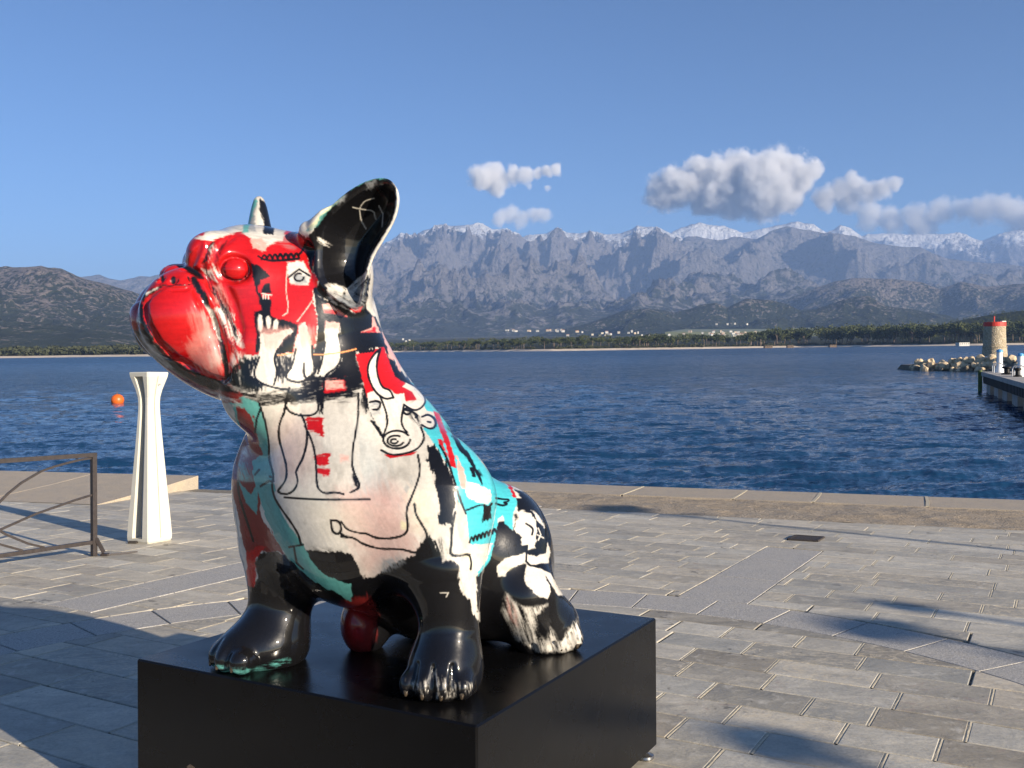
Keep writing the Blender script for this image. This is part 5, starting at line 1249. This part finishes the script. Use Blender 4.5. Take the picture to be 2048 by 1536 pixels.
# ================================================================== off-picture lamp posts to the right: their long shadows cross the paving
M_LAMP = simple('lamp iron', (.05, .05, .055), .5, .4)
def lamp(hd, H, big, label):
    L = H / math.tan(SUN_EL); b = np.array([hd[0] + az[0] * L, hd[1] + az[1] * L, 0.])
    r = empty('street_lamp', b, PL); tag(r, label, 'street lamp', 'lamp posts on the promenade outside the picture')
    MB().lathe(b, [(.08, 0), (.08, .4), (.045, .5), (.038, H - .2), (.034, H - .08)], 12).build('pole', M_LAMP, r, frame=PL)
    MB().lathe(b + (0, 0, H - .12), [(.03, .02), (.42 * big, .08), (.44 * big, .11), (.30 * big, .17), (.04, .22)], 14).build('lantern', M_LAMP, r, frame=PL)
    MB().bar([b + (-.42 * big, 0, H - .3), b + (.42 * big, .1, H - .28)], .04, .04, (0, 1, 0)).build('crossarm', M_LAMP, r, frame=PL)
lamp(gq(1230, 1018), 4.6, .95, 'tall iron lamp post beyond the right edge, farthest along the quay')
lamp(gq(1745, 1255), 4.0, .7, 'tall iron lamp post beyond the right edge, second along the quay')
lamp(gq(1810, 1213), 4.2, .35, 'tall iron lamp post beyond the right edge, third along the quay')
lamp(gq(1545, 1485), 3.8, .5, 'tall iron lamp post behind the viewer, nearest the plinth')
# ================================================================== buoy
bp = on_sea(235, 803.5); bo = empty('mooring_buoy', bp); tag(bo, 'round orange mooring buoy floating left of the white column', 'buoy')
M_OR = simple('orange plastic', (.62, .12, .015), .4, var=.1, scale=3)
MB().lathe(bp, [(.05, -.35), (.30, -.25), (.43, -.05), (.46, .12), (.44, .28), (.34, .44), (.18, .53), (.05, .56)], 20).build('float', M_OR, bo, smooth=True)
MB().tube([bp + (.0, 0, .54), bp + (-.05, 0, .66), bp + (0, 0, .74), bp + (.05, 0, .66), bp + (0, 0, .54)], .02, 6).build('ring', simple('buoy ring', (.12, .10, .09), .6, .5), bo)
# ================================================================== breakwater, tower, pier
rr = np.random.RandomState(12)
M_ROCK = simple('breakwater rock', (.55, .43, .28), .9, var=.35, scale=1.2, bump=.6, bd=.1); M_ROCKW = simple('wet rock', (.16, .13, .09), .6, var=.35, scale=1.5, bump=.6, bd=.1)
RV = []
for k in range(7):
    import bmesh
    bm = bmesh.new(); bmesh.ops.create_icosphere(bm, subdivisions=2, radius=1.)
    pr = rr.randn(9, 3)
    for v in bm.verts:
        p = np.array(v.co)
        for a in pr:
            n_ = a / np.linalg.norm(a); d = p @ n_ - .62 - .12 * abs(a[0])
            if d > 0: p = p - n_ * d
        v.co = p * (1 + .05 * rr.randn())
    me = bpy.data.meshes.new('rock'); bm.to_mesh(me); bm.free(); me.materials.append(M_ROCK); RV.append(me)
RVW = [m.copy() for m in RV]
for m in RVW: m.materials[0] = M_ROCKW
def rock(p, s, wet):
    o = bpy.data.objects.new('rock', (RVW if wet else RV)[rr.randint(7)]); COL.objects.link(o); o.location = p
    o.rotation_euler = tuple(rr.uniform(0, 6.28, 3)); o.scale = tuple(s * rr.uniform(.75, 1.25, 3)); return o
core = MB(); xs = np.linspace(.03, 1, 14); top_, bot = [], []
def bw(s, w, z):  # along the breakwater: tip at s=0
    a = on_sea(1832, 741); b = on_sea(2300, 747); p = a + (b - a) * s; n = np.array([0, 1., 0]); return p + n * w + np.array([0, 0, z])
HT = lambda s: .75 + .75 * min(1, s / .42)
V = []
for s in xs:
    h = HT(s) * .8; V += [bw(s, -.3, -.6), bw(s, 1.6, h), bw(s, 6.5, h), bw(s, 9, -.6)]
core.add(V, [[i * 4 + k, i * 4 + k + 1, i * 4 + 5 + k, i * 4 + 4 + k] for i in range(13) for k in range(3)] + [[0, 3, 2, 1]]); tag(core.build('breakwater_core', M_ROCKW), kind='structure')
nb = 0; lab = ['pale angular boulder piled on the breakwater beside the stone tower', 'dark wet boulder at the waterline of the breakwater']
for i in range(150):
    s = rr.uniform(.012, .52) if i < 120 else rr.uniform(.5, 1.0); row = i % 3; h = HT(s)
    sz = rr.uniform(.30, .68); w_ = (-.2, .9, 2.4)[row] + rr.uniform(-.4, .4); z = (0.05, h * .5, h * .95)[row] + rr.uniform(-.15, .15)
    if s < .05: z *= .6
    o = rock(bw(s, w_, z), sz, row == 0 and rr.rand() < .6); wet = o.data in RVW
    tag(o, lab[1] if wet else lab[0], 'rock', 'dark wet boulders along the foot of the breakwater' if wet else 'pale boulders of the breakwater')
# stone light tower
tb = on_sea(1989, 733); tb[2] = SEA + 1.5; ts = np.linalg.norm(tb[:2]) / 1900
tw = empty('stone_light_tower', tb); tag(tw, 'round stone beacon tower with a red painted top on the breakwater', 'tower')
tt_ = NT('rubble stone'); P_ = tt_.coord('Object'); vo = tt_.n('TexVoronoi', Scale=4.6); tt_.l(P_, vo.inputs['Vector']); ve = tt_.n('TexVoronoi', _feature='DISTANCE_TO_EDGE', Scale=4.6); tt_.l(P_, ve.inputs['Vector'])
cc_ = tt_.mix(tt_.ramp(ve.outputs['Distance'], [(.02, 1), (.08, 0)]), tt_.ramp(vo.outputs['Color'], [(0, (.38, .31, .20)), (.5, (.50, .42, .29)), (1, (.58, .51, .39))]), (.16, .13, .10)); tt_.set(Base_Color=cc_, Roughness=.9); tt_.bump(ve.outputs['Distance'], 1., .12); M_RUB = tt_.m
M_RED = simple('red paint', (.60, .045, .03), .55, var=.12)
u = ts
MB().lathe(tb, [(21 * u, 0), (20.3 * u, 8 * u), (19.6 * u, 15.5 * u)], 28).build('base_drum', M_RUB, tw, smooth=True)
MB().lathe(tb, [(20.6 * u, 15.5 * u), (20.6 * u, 17 * u)], 28).build('ledge', M_RUB, tw)
MB().lathe(tb, [(18.9 * u, 17 * u), (18.0 * u, 40 * u), (17.8 * u, 53 * u)], 28).build('stone_shaft', M_RUB, tw, smooth=True)
MB().lathe(tb, [(18.3 * u, 53 * u), (18.3 * u, 60.5 * u), (17 * u, 60.6 * u), (17 * u, 59 * u), (.1, 58.9 * u)], 28).build('red_band', M_RED, tw)
MB().tube([tb + (-1 * u, 0, 58 * u), tb + (-1 * u, 0, 71 * u)], 1.1 * u, 8).build('mast', M_RED, tw)
MB().box(tb + (13 * u, -4 * u, 61 * u), (7 * u, 7 * u, 2.5 * u)).build('hatch', simple('white hatch', (.8, .78, .72), .5), tw)
# pier
A0 = on_sea(1962, 783); B0 = on_sea(2048, 823); ud = (B0 - A0) / np.linalg.norm(B0 - A0); rt = np.array([ud[1], -ud[0], 0]) * -1
if rt[0] < 0: rt = -rt
PT = SEA + 1.42
def pp(s, w_, z): q = A0 + ud * s + rt * w_; q = q.copy(); q[2] = z; return q
M_CON = simple('pier concrete', (.36, .34, .31), .85, var=.2, scale=2); M_RUBB = simple('black rubber', (.012, .012, .013), .6)
pr_ = empty('pier', pp(0, 0, PT)); tag(pr_, 'grey concrete pier with black rubber fender slats at the right edge', 'pier')
R3 = np.array([ud, rt, [0, 0, 1]])
def pbox(s0, s1, w0, w1, z0, z1, nm, m, par=pr_): return MB().box((pp(s0, w0, z0) + pp(s1, w1, z1)) / 2, (s1 - s0, w1 - w0, z1 - z0), R3).build(nm, m, par)
pbox(0, 34, 0, 3.4, PT - .28, PT, 'deck', M_CON)
pbox(0, 34, .25, 3.2, PT - .8, PT - .285, 'beam', M_CON)
for i in range(7): pbox(.1 + i * 4.6, 2.4 + i * 4.6, .35, 3.1, SEA - 1.5, PT - .8, 'pile_block', M_CON)
for i in range(54):
    s = .55 + i * .60; pbox(s, s + .30, .08, .25, PT - .80, PT - .30, 'fender_slat', M_RUBB)
pbox(0.2, 34, .20, .248, PT - .86, PT - .805, 'fender_rail', M_CON)
gp = MB(); gp.tube([pp(-.12, -.05, SEA - 1), pp(-.12, -.05, PT + .08)], .14, 10); tag(gp.build('mooring_pile', simple('green algae timber', (.10, .14, .04), .8, var=.3, scale=3)), 'green weedy timber pile at the outer corner of the pier', 'pile')
M_PW = simple('white cabinet', (.82, .82, .80), .4, var=.04); M_BL = simple('blue cap', (.10, .34, .62), .35); M_CH = simple('galvanised tube', (.55, .55, .55), .35, .8); M_BK = simple('black iron', (.012, .012, .012), .5, .5)
def cabinet(px_, pyb, lbl):
    b = on_sea(px_, pyb, PT); r = empty('power_pedestal', b); tag(r, lbl, 'service pedestal', 'white service pedestals on the pier')
    k = np.linalg.norm(b[:2]) / 1900
    MB().lathe(b, [(8 * k, 0), (8 * k, 3 * k), (5.2 * k, 12 * k), (4.6 * k, 36 * k)], 14).build('cabinet', M_PW, r, smooth=True)
    MB().lathe(b + (0, 0, 36 * k), [(5.4 * k, 0), (5.6 * k, 2 * k), (4 * k, 4.5 * k), (1 * k, 5.6 * k)], 14).build('cap', M_BL, r, smooth=True)
    for s_ in (-1, 1):
        c = b + ud * (s_ * .5) - rt * .1
        MB().tube([c + ud * -.0 + rt * -.28, c + rt * -.28 + (0, 0, .45), c + rt * -.18 + (0, 0, .62), c + rt * .1 + (0, 0, .66), c + rt * .3 + (0, 0, .5), c + rt * .36], .035, 7).build('guard_hoop', M_CH, r)
    return r
cabinet(1999, 745, 'white blue-capped service pedestal on the pier, the one in front of the stone tower')
cabinet(2041, 753, 'white blue-capped service pedestal on the pier, nearest the right edge of the picture')
def bollard(px_, pyb, lbl, k=1.):
    b = on_sea(px_, pyb, PT); MBb = MB(); MBb.lathe(b, [(.34 * k, 0), (.34 * k, .06), (.17 * k, .12), (.15 * k, .36), (.30 * k, .42), (.30 * k, .5), (.1, .55)], 14)
    tag(MBb.build('bollard', M_BK, smooth=True), lbl, 'bollard', 'black bollards on the pier')
bollard(2014, 749, 'black iron bollard between the two white pedestals on the pier')
bollard(2035, 753.5, 'smaller black iron bollard at the foot of the pedestal nearest the right edge', .7)
# ================================================================== pines along the far shore
def clump_mesh(name, kind, seed, n=210):
    r = np.random.RandomState(seed); V, Fc = [], []
    blobs = []
    if kind == 'stone':   # umbrella crown
        for k in range(9): a = r.rand() * 6.28; d = r.rand() ** .5 * 3.4; blobs.append((d * math.cos(a), d * math.sin(a), 9.6 - d * .35 + r.rand() * .9, 1.5 + r.rand() * .9, .85))
    elif kind == 'round':
        for k in range(10): a = r.rand() * 6.28; d = r.rand() ** .5 * 2.4; blobs.append((d * math.cos(a), d * math.sin(a), 4.5 + r.rand() * 6.5, 1.6 + r.rand(), 1.0))
    else:
        for k in range(8): a = r.rand() * 6.28; d = r.rand() ** .5 * 2.2; blobs.append((d * math.cos(a), d * math.sin(a), .8 + r.rand() * 1.6, 1.1 + r.rand() * .7, .9))
    for i in range(n):
        b = blobs[r.randint(len(blobs))]; v = r.randn(3); v /= np.linalg.norm(v); rad = b[3] * (.55 + .5 * r.rand())
        c = np.array(b[:3]) + v * rad * (1, 1, b[4] * .75); s = .38 + .42 * r.rand()
        q = r.randn(3, 3); q[0] = v + .8 * q[0]; n0 = q[0] / np.linalg.norm(q[0]); u = np.cross(n0, q[1]); u /= np.linalg.norm(u); w_ = np.cross(n0, u)
        k = len(V); m = 4
        for j in range(m): an = 6.283 * j / m + r.rand() * .9; V.append(c + s * (math.cos(an) * u + math.sin(an) * w_) * r.uniform(.7, 1.3))
        V.append(c + n0 * s * .3)
        Fc += [[k + j, k + (j + 1) % m, k + m] for j in range(m)]
    return V, Fc
def leaf_mat(name, c):
    t = NT(name); n_ = t.noise(t.n('NewGeometry').outputs['Position'], .35, 4); oi = t.n('ObjectInfo').outputs['Random']
    f = t.math('ADD', t.math('MULTIPLY', n_, .7), t.math('MULTIPLY', oi, .5))
    t.set(Base_Color=t.ramp(f, [(.25, [x * .55 for x in c]), (.55, c), (.9, [c[0] * 2.1, c[1] * 1.7, c[2] * 1.3])]), Roughness=.8, Specular_IOR_Level=.2); return t.m
M_PINE = leaf_mat('pine foliage', (.040, .055, .022)); M_SCR = leaf_mat('scrub foliage', (.055, .062, .030)); M_TRK = simple('pine bark', (.20, .15, .11), .9, var=.3, scale=2, bump=0)
PV = []
for k in range(7):
    kind = 'stone' if k < 4 else 'round'
    V, Fc = clump_mesh('crown', kind, 100 + k); mc = bpy.data.meshes.new('crown'); mc.from_pydata([list(map(float, v)) for v in V], [], Fc); mc.materials.append(M_PINE)
    r = np.random.RandomState(k); tk = MB(); lean = r.uniform(-.6, .6, 2)
    tk.tube([(0, 0, -1), (lean[0] * .3, lean[1] * .3, 4), (lean[0], lean[1], 8.4)], [.32, .24, .14], 6)
    for j in range(3):
        a = r.rand() * 6.28; tk.tube([(lean[0] * .6, lean[1] * .6, 5.5 + j * .7), (lean[0] + 1.6 * math.cos(a), lean[1] + 1.6 * math.sin(a), 8.6)], [.13, .07], 5)
    mt_ = bpy.data.meshes.new('trunk'); mt_.from_pydata(tk.v, [], tk.f); mt_.materials.append(M_TRK); PV.append((mc, mt_))
def pine(p, s, k):
    o = bpy.data.objects.new('pine_tree', None); COL.objects.link(o); o.location = p; o.rotation_euler = (0, 0, rr.rand() * 6.28); o.scale = (s * rr.uniform(.85, 1.2),) * 2 + (s,)
    for nm, me in (('crown', PV[k][0]), ('trunk', PV[k][1])):
        c = bpy.data.objects.new(nm, me); COL.objects.link(c); c.parent = o
    return o
def land_z(d): return SEA + np.interp(d, [0, 28, 60, 120, 300, 700, 1200, 2000, 3200, 5000], [0, 2.1, 3, 4, 6, 11, 18, 30, 52, 80])
def shore_pt(px_, d):
    s = shore(np.array([px_]))[0]; D_ = math.hypot(s[0], s[1]); q = s * ((D_ + d) / D_); return np.array([q[0], q[1], land_z(d)]), D_ + d
GRP = 'pines of the wood along the far beach'
LBL = {'stone': 'dark umbrella pine in the front row of the wood behind the far beach', 'round': 'bushy round-headed pine in the front row of the wood behind the far beach'}
cnt = 0
xs_ = np.concatenate([rr.uniform(790, 1500, 120), rr.uniform(1500, 2075, 140)])
for px_ in xs_:
    d = rr.uniform(34, 75); p, D_ = shore_pt(px_, d)
    hp = np.interp(px_, [790, 900, 1100, 1300, 1480, 1560, 1800, 2050], [13, 16, 20, 22, 21, 28, 31, 32]) * rr.uniform(.72, 1.05)   # height in photograph pixels
    k = rr.randint(7); s = hp * D_ / 1900 / 10.6
    o = pine(p, s, k); tag(o, LBL['stone' if k < 4 else 'round'], 'pine tree', GRP + (', umbrella crowns' if k < 4 else ', round crowns'))
V, Fc = [], []; base_v = [clump_mesh('c', 'stone' if k < 2 else 'round', 300 + k, 60) for k in range(4)]
def scatter(name, items, mat, lib):
    VV, FF = [], []; off = 0
    for p, s, k in items:
        v, f = lib[k]; a = rr.rand() * 6.28; R = np.array([[math.cos(a), -math.sin(a), 0], [math.sin(a), math.cos(a), 0], [0, 0, 1]])
        VV.append((np.array(v) @ R.T) * s * np.array([1.15, 1.15, 1]) + p); FF.append(np.array(f) + off); off += len(v)
    return mk(name, np.concatenate(VV), np.concatenate(FF), mat)
it = []
for i in range(900):
    px_ = rr.uniform(780, 2300); d = rr.uniform(70, 260) if i % 3 else rr.uniform(200, 600); p, D_ = shore_pt(px_, d)
    hp = np.interp(px_, [780, 900, 1100, 1300, 1480, 1560, 1800, 2300], [12, 15, 18, 20, 19, 29, 32, 33]) * rr.uniform(.7, 1.0); it.append((p, hp * D_ / 1900 / 10.6, rr.randint(4)))
for i in range(260):
    px_ = rr.uniform(380, 800); p, D_ = shore_pt(px_, rr.uniform(35, 300)); it.append((p, rr.uniform(.7, 1.1), rr.randint(4)))
tag(scatter('pine_wood', it, M_PINE, base_v), 'dense pine wood filling the shore behind the front row of trees', 'wood', kind='stuff')
lib2 = [clump_mesh('c', 'bush', 500 + k, 50) for k in range(4)]
it = []
for i in range(700):
    px_ = rr.uniform(-350, 420); d = rr.uniform(32, 500) if i % 2 else rr.uniform(32, 120); p, D_ = shore_pt(px_, d); it.append((p, rr.uniform(1.3, 3.4), rr.randint(4)))
for i in range(260):
    px_ = rr.uniform(790, 2250); p, D_ = shore_pt(px_, rr.uniform(26, 40)); it.append((p, rr.uniform(.6, 1.5), rr.randint(4)))
tag(scatter('shore_scrub', it, M_SCR, lib2), 'olive green scrub and bushes growing behind the far beach', 'scrub', kind='stuff')
it = []
for i in range(1500):                      # wooded slope at the right edge
    px_ = rr.uniform(1800, 2350); top = np.interp(px_, *zip(*R_E)); f_ = rr.rand(); D_ = 1550 + 740 * f_; 
    z = SEA + 4 + (far(px_, top, 2300)[2] - SEA - 4) * f_; q = far(px_, 690, D_); q[2] = z - 1; it.append((q, rr.uniform(.45, .75), rr.randint(4)))
tag(scatter('wooded_slope', it, M_PINE, [clump_mesh('c', 'round', 700 + k, 34) for k in range(4)]), 'dark wooded hillside at the right edge', 'wood', kind='stuff')
# ================================================================== houses
M_HW = [simple('house wall', c, .8, var=.06, scale=.3, bump=0) for c in ((.62, .56, .45), (.62, .50, .36), (.62, .60, .54), (.55, .40, .28))]; M_RF = simple('tile roof', (.45, .20, .11), .8, var=.2, scale=.5, bump=0); M_DK = simple('window glass', (.03, .035, .04), .2)
def house(p, L, Wd, Ht, rot, mi, gable, lbl, grp, wins=2):
    c, s = math.cos(rot), math.sin(rot); R = np.array([[c, s, 0], [-s, c, 0], [0, 0, 1]])
    r = empty('house', p); tag(r, lbl, 'house', grp); p = np.array(p, float)
    MB().box(p + (0, 0, Ht / 2 - 1), (L, Wd, Ht + 2), R).build('wall', M_HW[mi], r)
    T = lambda x, y, z: p + R.T @ np.array([x, y, z])
    a, b = L / 2 + .4, Wd / 2 + .4
    if gable: MB().add([T(-a, -b, Ht - .1), T(a, -b, Ht - .1), T(a, b, Ht - .1), T(-a, b, Ht - .1), T(-a, 0, Ht + Wd * .22), T(a, 0, Ht + Wd * .22)], [[0, 1, 5, 4], [2, 3, 4, 5], [0, 4, 3], [1, 2, 5], [0, 3, 2, 1]]).build('roof', M_RF, r)
    else: MB().box(p + (0, 0, Ht + .12), (L + .5, Wd + .5, .25), R).build('roof', M_HW[mi], r)
    for i in range(wins):
        x = (i + .5) / wins * L - L / 2; MB().box(T(x, -Wd / 2 - .01, Ht * .55), (L / wins * .32, .08, Ht * .34), R).build('window', M_DK, r)
G1 = 'pale houses of the village below the left hill'
def px_house(x, y, wpx, hpx, D_, mi, gable, lbl, grp, rot=None, wins=2):
    q = far(x, y, D_); k = D_ / 1900.; house(q, wpx * k, wpx * k * .7, hpx * k, rr.uniform(-.4, .4) if rot is None else rot, mi, gable, lbl, grp, wins)
left = [(4, 684, 10, 6), (30, 675, 4, 3), (37, 689, 7, 5), (42, 683, 8, 5), (54, 681, 5, 4), (57, 689, 5, 3), (66, 685, 8, 6), (78, 681, 6, 3), (80, 687, 9, 5), (98, 684, 9, 6), (102, 679, 5, 4), (104, 690, 7, 3), (118, 687, 9, 5), (122, 681, 5, 3), (130, 687, 5, 3), (110, 701, 6, 3), (145, 702, 5, 3), (164, 702, 5, 3), (90, 693, 5, 3), (162, 685, 3, 2), (257, 701, 5, 3), (138, 682, 3, 2), (20, 691, 8, 2)]
for i, (x, y, w_, h_) in enumerate(left): px_house(x, y + h_ * .8, w_, h_, 2350 + (700 - y) * 14, int(rr.randint(3)), rr.rand() < .4, 'small pale house among green scrub in the village below the left hill', G1)
px_house(183, 705, 22, 7, 2120, 1, True, 'long house with a red tile roof near the left shore, below the hill village', None, .1, 6)
px_house(1660, 661, 6, 3, 3300, 2, False, 'white farmhouse alone on the low slope above the pale field', None)
G2 = 'white houses scattered across the plain behind the pine wood'
for i in range(64):
    x = rr.choice([rr.uniform(1080, 1480), rr.uniform(1010, 1330), rr.uniform(1420, 1540)]); y = 664.5 + rr.uniform(-1, 8) if x > 1130 else 661 + rr.uniform(0, 2.5)
    px_house(x, y, rr.uniform(3, 7), rr.uniform(2, 3.2), 3000 + (672 - y) * 45, int(rr.choice([0, 2, 2, 1])), rr.rand() < .25, 'small white house on the plain behind the pine wood', G2)
for x, y in ((812, 683), (819, 681), (806, 679), (1433, 649), (1455, 649), (1470, 648), (1494, 649)):
    px_house(x, y, 3.6, 2.2, 3300, 2, False, 'small white house on the plain behind the pine wood', G2)
# beach huts
px_house(1925, 690.5, 19, 4.6, 1085, 2, False, 'flat white beach bar building on the sand left of the stone tower', None, .05, 5)
M_HW.append(simple('weathered timber', (.16, .115, .08), .9, var=.2, scale=.5, bump=0))
for x, w_, lb in ((1536, 15, 'low brown beach hut at the edge of the pine wood, leftmost of three'), (1580, 12, 'low brown beach hut at the edge of the pine wood, middle one of three'), (1665, 13, 'low brown beach hut at the edge of the pine wood, rightmost of three')): px_house(x, 694 + (1600 - x) * .012, w_, 3.2, 1170, 4, False, lb, 'low brown huts behind the far beach', .0, 4)
# ================================================================== fields behind the wood
mf = simple('pale green field', (.18, .20, .11), .95, var=.15, scale=.01, bump=0)
for (x0, x1, y0, y1, D0, D1) in ((1330, 1560, 664, 658, 3400, 4300), (1560, 1640, 661, 655, 3500, 4300)):
    V = [far(x0, y0, D0), far(x1, y0 - 1.5, D0), far(x1 - 20, y1, D1), far(x0 + 40, y1 + .5, D1)]
    V += [np.array([v[0], v[1], v[2] - 30]) for v in V]
    tag(mk('field', V, [[0, 1, 2, 3], [0, 4, 5, 1], [1, 5, 6, 2], [2, 6, 7, 3], [3, 7, 4, 0]], mf), kind='structure')
# ================================================================== the painted bulldog
def build_dog(h=.0075):
    ops = build(); V, Qd = mesh(ops, LO, HI, h=h, sub=True, proj_it=2)
    V[:, 2] = np.maximum(V[:, 2], .6005)
    # hand-laid surface: very slight unevenness
    col = paint(V)
    return V, Qd, col
t0 = time.time()
DV, DQ, DC = build_dog()
t = NT('varnished paint'); at = t.n('Attribute', _attribute_name='paint'); P_ = t.coord()
n1 = t.noise(P_, 9, 4, .6); n2 = t.noise(P_, 70, 3, .7); n3 = t.noise(t.mapv(P_, (1, 1, .25)), 160, 2, .6)
mul = t.ramp(n2, [(.3, .86), (.7, 1.08)]); c = t.mix(.8, at.outputs['Color'], mul, 'MULTIPLY')
t.set(Base_Color=c, Roughness=t.ramp(n1, [(.3, .22), (.7, .38)]), Coat_Weight=.85, Coat_Roughness=.03, Specular_IOR_Level=.08)
t.bump(t.math('ADD', t.math('MULTIPLY', n1, 1.), t.math('MULTIPLY', n3, .03)), .25, .006); M_DOG = t.m
dorg = (-.39, 3.77, .6)
dog = empty('bulldog_statue', dorg, PL); tag(dog, 'huge glossy bulldog statue painted red black white and turquoise sitting on the black plinth', 'statue')
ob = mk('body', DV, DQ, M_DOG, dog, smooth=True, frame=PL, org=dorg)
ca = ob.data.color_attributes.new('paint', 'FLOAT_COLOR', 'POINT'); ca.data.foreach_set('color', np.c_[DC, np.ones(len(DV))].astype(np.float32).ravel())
M_CLAW = simple('dark claw', (.06, .045, .03), .2, .2, .6, 60, .2, coat=.8)
for c, r, A in CLAWS:
    mb = MB(); nn, mm = 8, 10; V = []
    for i in range(1, nn):
        for j in range(mm):
            th = math.pi * i / nn; ph = 2 * math.pi * j / mm; V.append(np.array(c) + A.T @ (np.array([math.cos(ph) * math.sin(th), math.sin(ph) * math.sin(th), math.cos(th)]) * r))
    k = len(V); V += [np.array(c) + A.T @ np.array([0, 0, r[2]]), np.array(c) - A.T @ np.array([0, 0, r[2]])]
    Fc = [[i * mm + j, (i + 1) * mm + j, (i + 1) * mm + (j + 1) % mm, i * mm + (j + 1) % mm] for i in range(nn - 2) for j in range(mm)] + [[k, j, (j + 1) % mm] for j in range(mm)] + [[k + 1, (nn - 2) * mm + (j + 1) % mm, (nn - 2) * mm + j] for j in range(mm)]
    mb.add(V, Fc); mb.build('claw', M_CLAW, dog, smooth=True, frame=PL)
print('dog', len(DV), time.time() - t0)
# ================================================================== clouds, 32 km off and above the haze
def cloud(puffs, lbl, dens=.004, D=32000.):
    """puffs: (px, py, radius px) in the photograph; a volume whose density falls off round each puff and is torn by fractal noise"""
    k = D / 1900; r = np.random.RandomState(len(puffs) * 7 + int(puffs[0][0])); q = []
    for x, y, rad in puffs: q.append((far(x, y, D) + np.array([0, r.uniform(-.5, .5) * rad * k, 0]), rad * k))
    A = np.array([c for c, _ in q]); Rm = max(R for _, R in q); lo, hi = A.min(0) - Rm * 2.4, A.max(0) + Rm * 2.4; c0 = (lo + hi) / 2
    t = NT('cloud'); t.t.nodes.remove(t.b); v = t.n('VolumePrincipled'); v.inputs['Color'].default_value = (1, 1, 1, 1); v.inputs['Anisotropy'].default_value = -.3
    P = t.coord(); acc = None
    wn = t.n('TexNoise', Scale=.0011, Detail=3); t.l(P, wn.inputs['Vector']); ws = t.n('VectorMath', _operation='MULTIPLY_ADD'); t.l(wn.outputs['Color'], ws.inputs[0]); ws.inputs[1].default_value = (520, 520, 520); t.l(P, ws.inputs[2]); PW = ws.outputs[0]
    for c, R in q:
        dd = t.n('VectorMath', _operation='DISTANCE'); t.l(PW, dd.inputs[0]); dd.inputs[1].default_value = tuple(c - c0 + 260)
        f = t.math('SUBTRACT', 1., t.math('DIVIDE', dd.outputs['Value'], R * 1.3))
        if acc is None: acc = f
        else: acc = t.math('SMOOTH_MAX', acc, f, .12)
    n = t.noise(P, .0026, 7, .62)
    f = t.math('ADD', acc, t.math('MULTIPLY', t.math('SUBTRACT', n, .5), 1.5))
    t.l(t.math('MULTIPLY', t.ramp(f, [(.06, 0), (.46, 1)]), dens), v.inputs['Density']); t.l(v.outputs[0], t.out.inputs['Volume'])
    t.m.cycles.volume_step_rate = .35
    mb = MB(); mb.box((0, 0, 0), tuple(hi - lo)); o = mb.build('cloud', t.m); o.location = Vector(c0.tolist()); tag(o, lbl, 'cloud'); return o
cloud([(962, 356, 22), (985, 352, 24), (1000, 366, 20), (1025, 350, 16), (1050, 350, 16), (1075, 346, 12), (1095, 343, 13), (1115, 338, 13)], 'small white cloud with a tail to the right, highest one on the left', .005)
cloud([(1058, 376, 6), (1094, 377, 6)], 'two tiny cloud wisps under the left cloud', .004)
cloud([(1000, 437, 14), (1020, 430, 17), (1045, 437, 15), (1068, 428, 15), (1090, 432, 14)], 'thin pale cloud low over the left snow ridge', .003)
cloud([(1330, 385, 34), (1365, 372, 36), (1400, 350, 32), (1435, 370, 45), (1480, 350, 42), (1520, 372, 50), (1550, 345, 38), (1590, 350, 36), (1620, 345, 22), (1470, 400, 34), (1530, 405, 32), (1570, 395, 30), (1410, 400, 30)], 'largest white cumulus cloud above the mountains', .006)
cloud([(1650, 395, 22), (1680, 385, 22), (1705, 372, 22), (1735, 385, 20), (1765, 378, 18), (1790, 368, 14), (1700, 400, 20)], 'middle-sized white cloud right of the largest one', .005)
cloud([(1740, 432, 22), (1780, 436, 22), (1830, 432, 24), (1880, 424, 24), (1920, 418, 20), (1960, 420, 26), (2000, 415, 24), (2030, 425, 26), (2060, 440, 30), (1850, 450, 26), (1790, 448, 22), (2110, 440, 30)], 'long low bank of cloud over the right-hand mountains', .003)
# ================================================================== air
hb = MB(); hb.box((0, 11400, 1000), (42000, 24000, 2100))
hz_ = NT('haze'); hz_.t.nodes.remove(hz_.b)
vol = hz_.n('VolumePrincipled'); vol.inputs['Color'].default_value = (.36, .55, .92, 1); vol.inputs['Density'].default_value = 5.4e-5; vol.inputs['Anisotropy'].default_value = 0.
hz_.l(vol.outputs[0], hz_.out.inputs['Volume'])
haze = hb.build('haze', hz_.m); tag(haze, kind='stuff')
print('SCRIPT', round(time.time() - T00, 1), 'objects', len(bpy.data.objects), 'tris', sum(len(m.loop_triangles) if m.loop_triangles else len(m.polygons) * 2 for m in bpy.data.meshes))
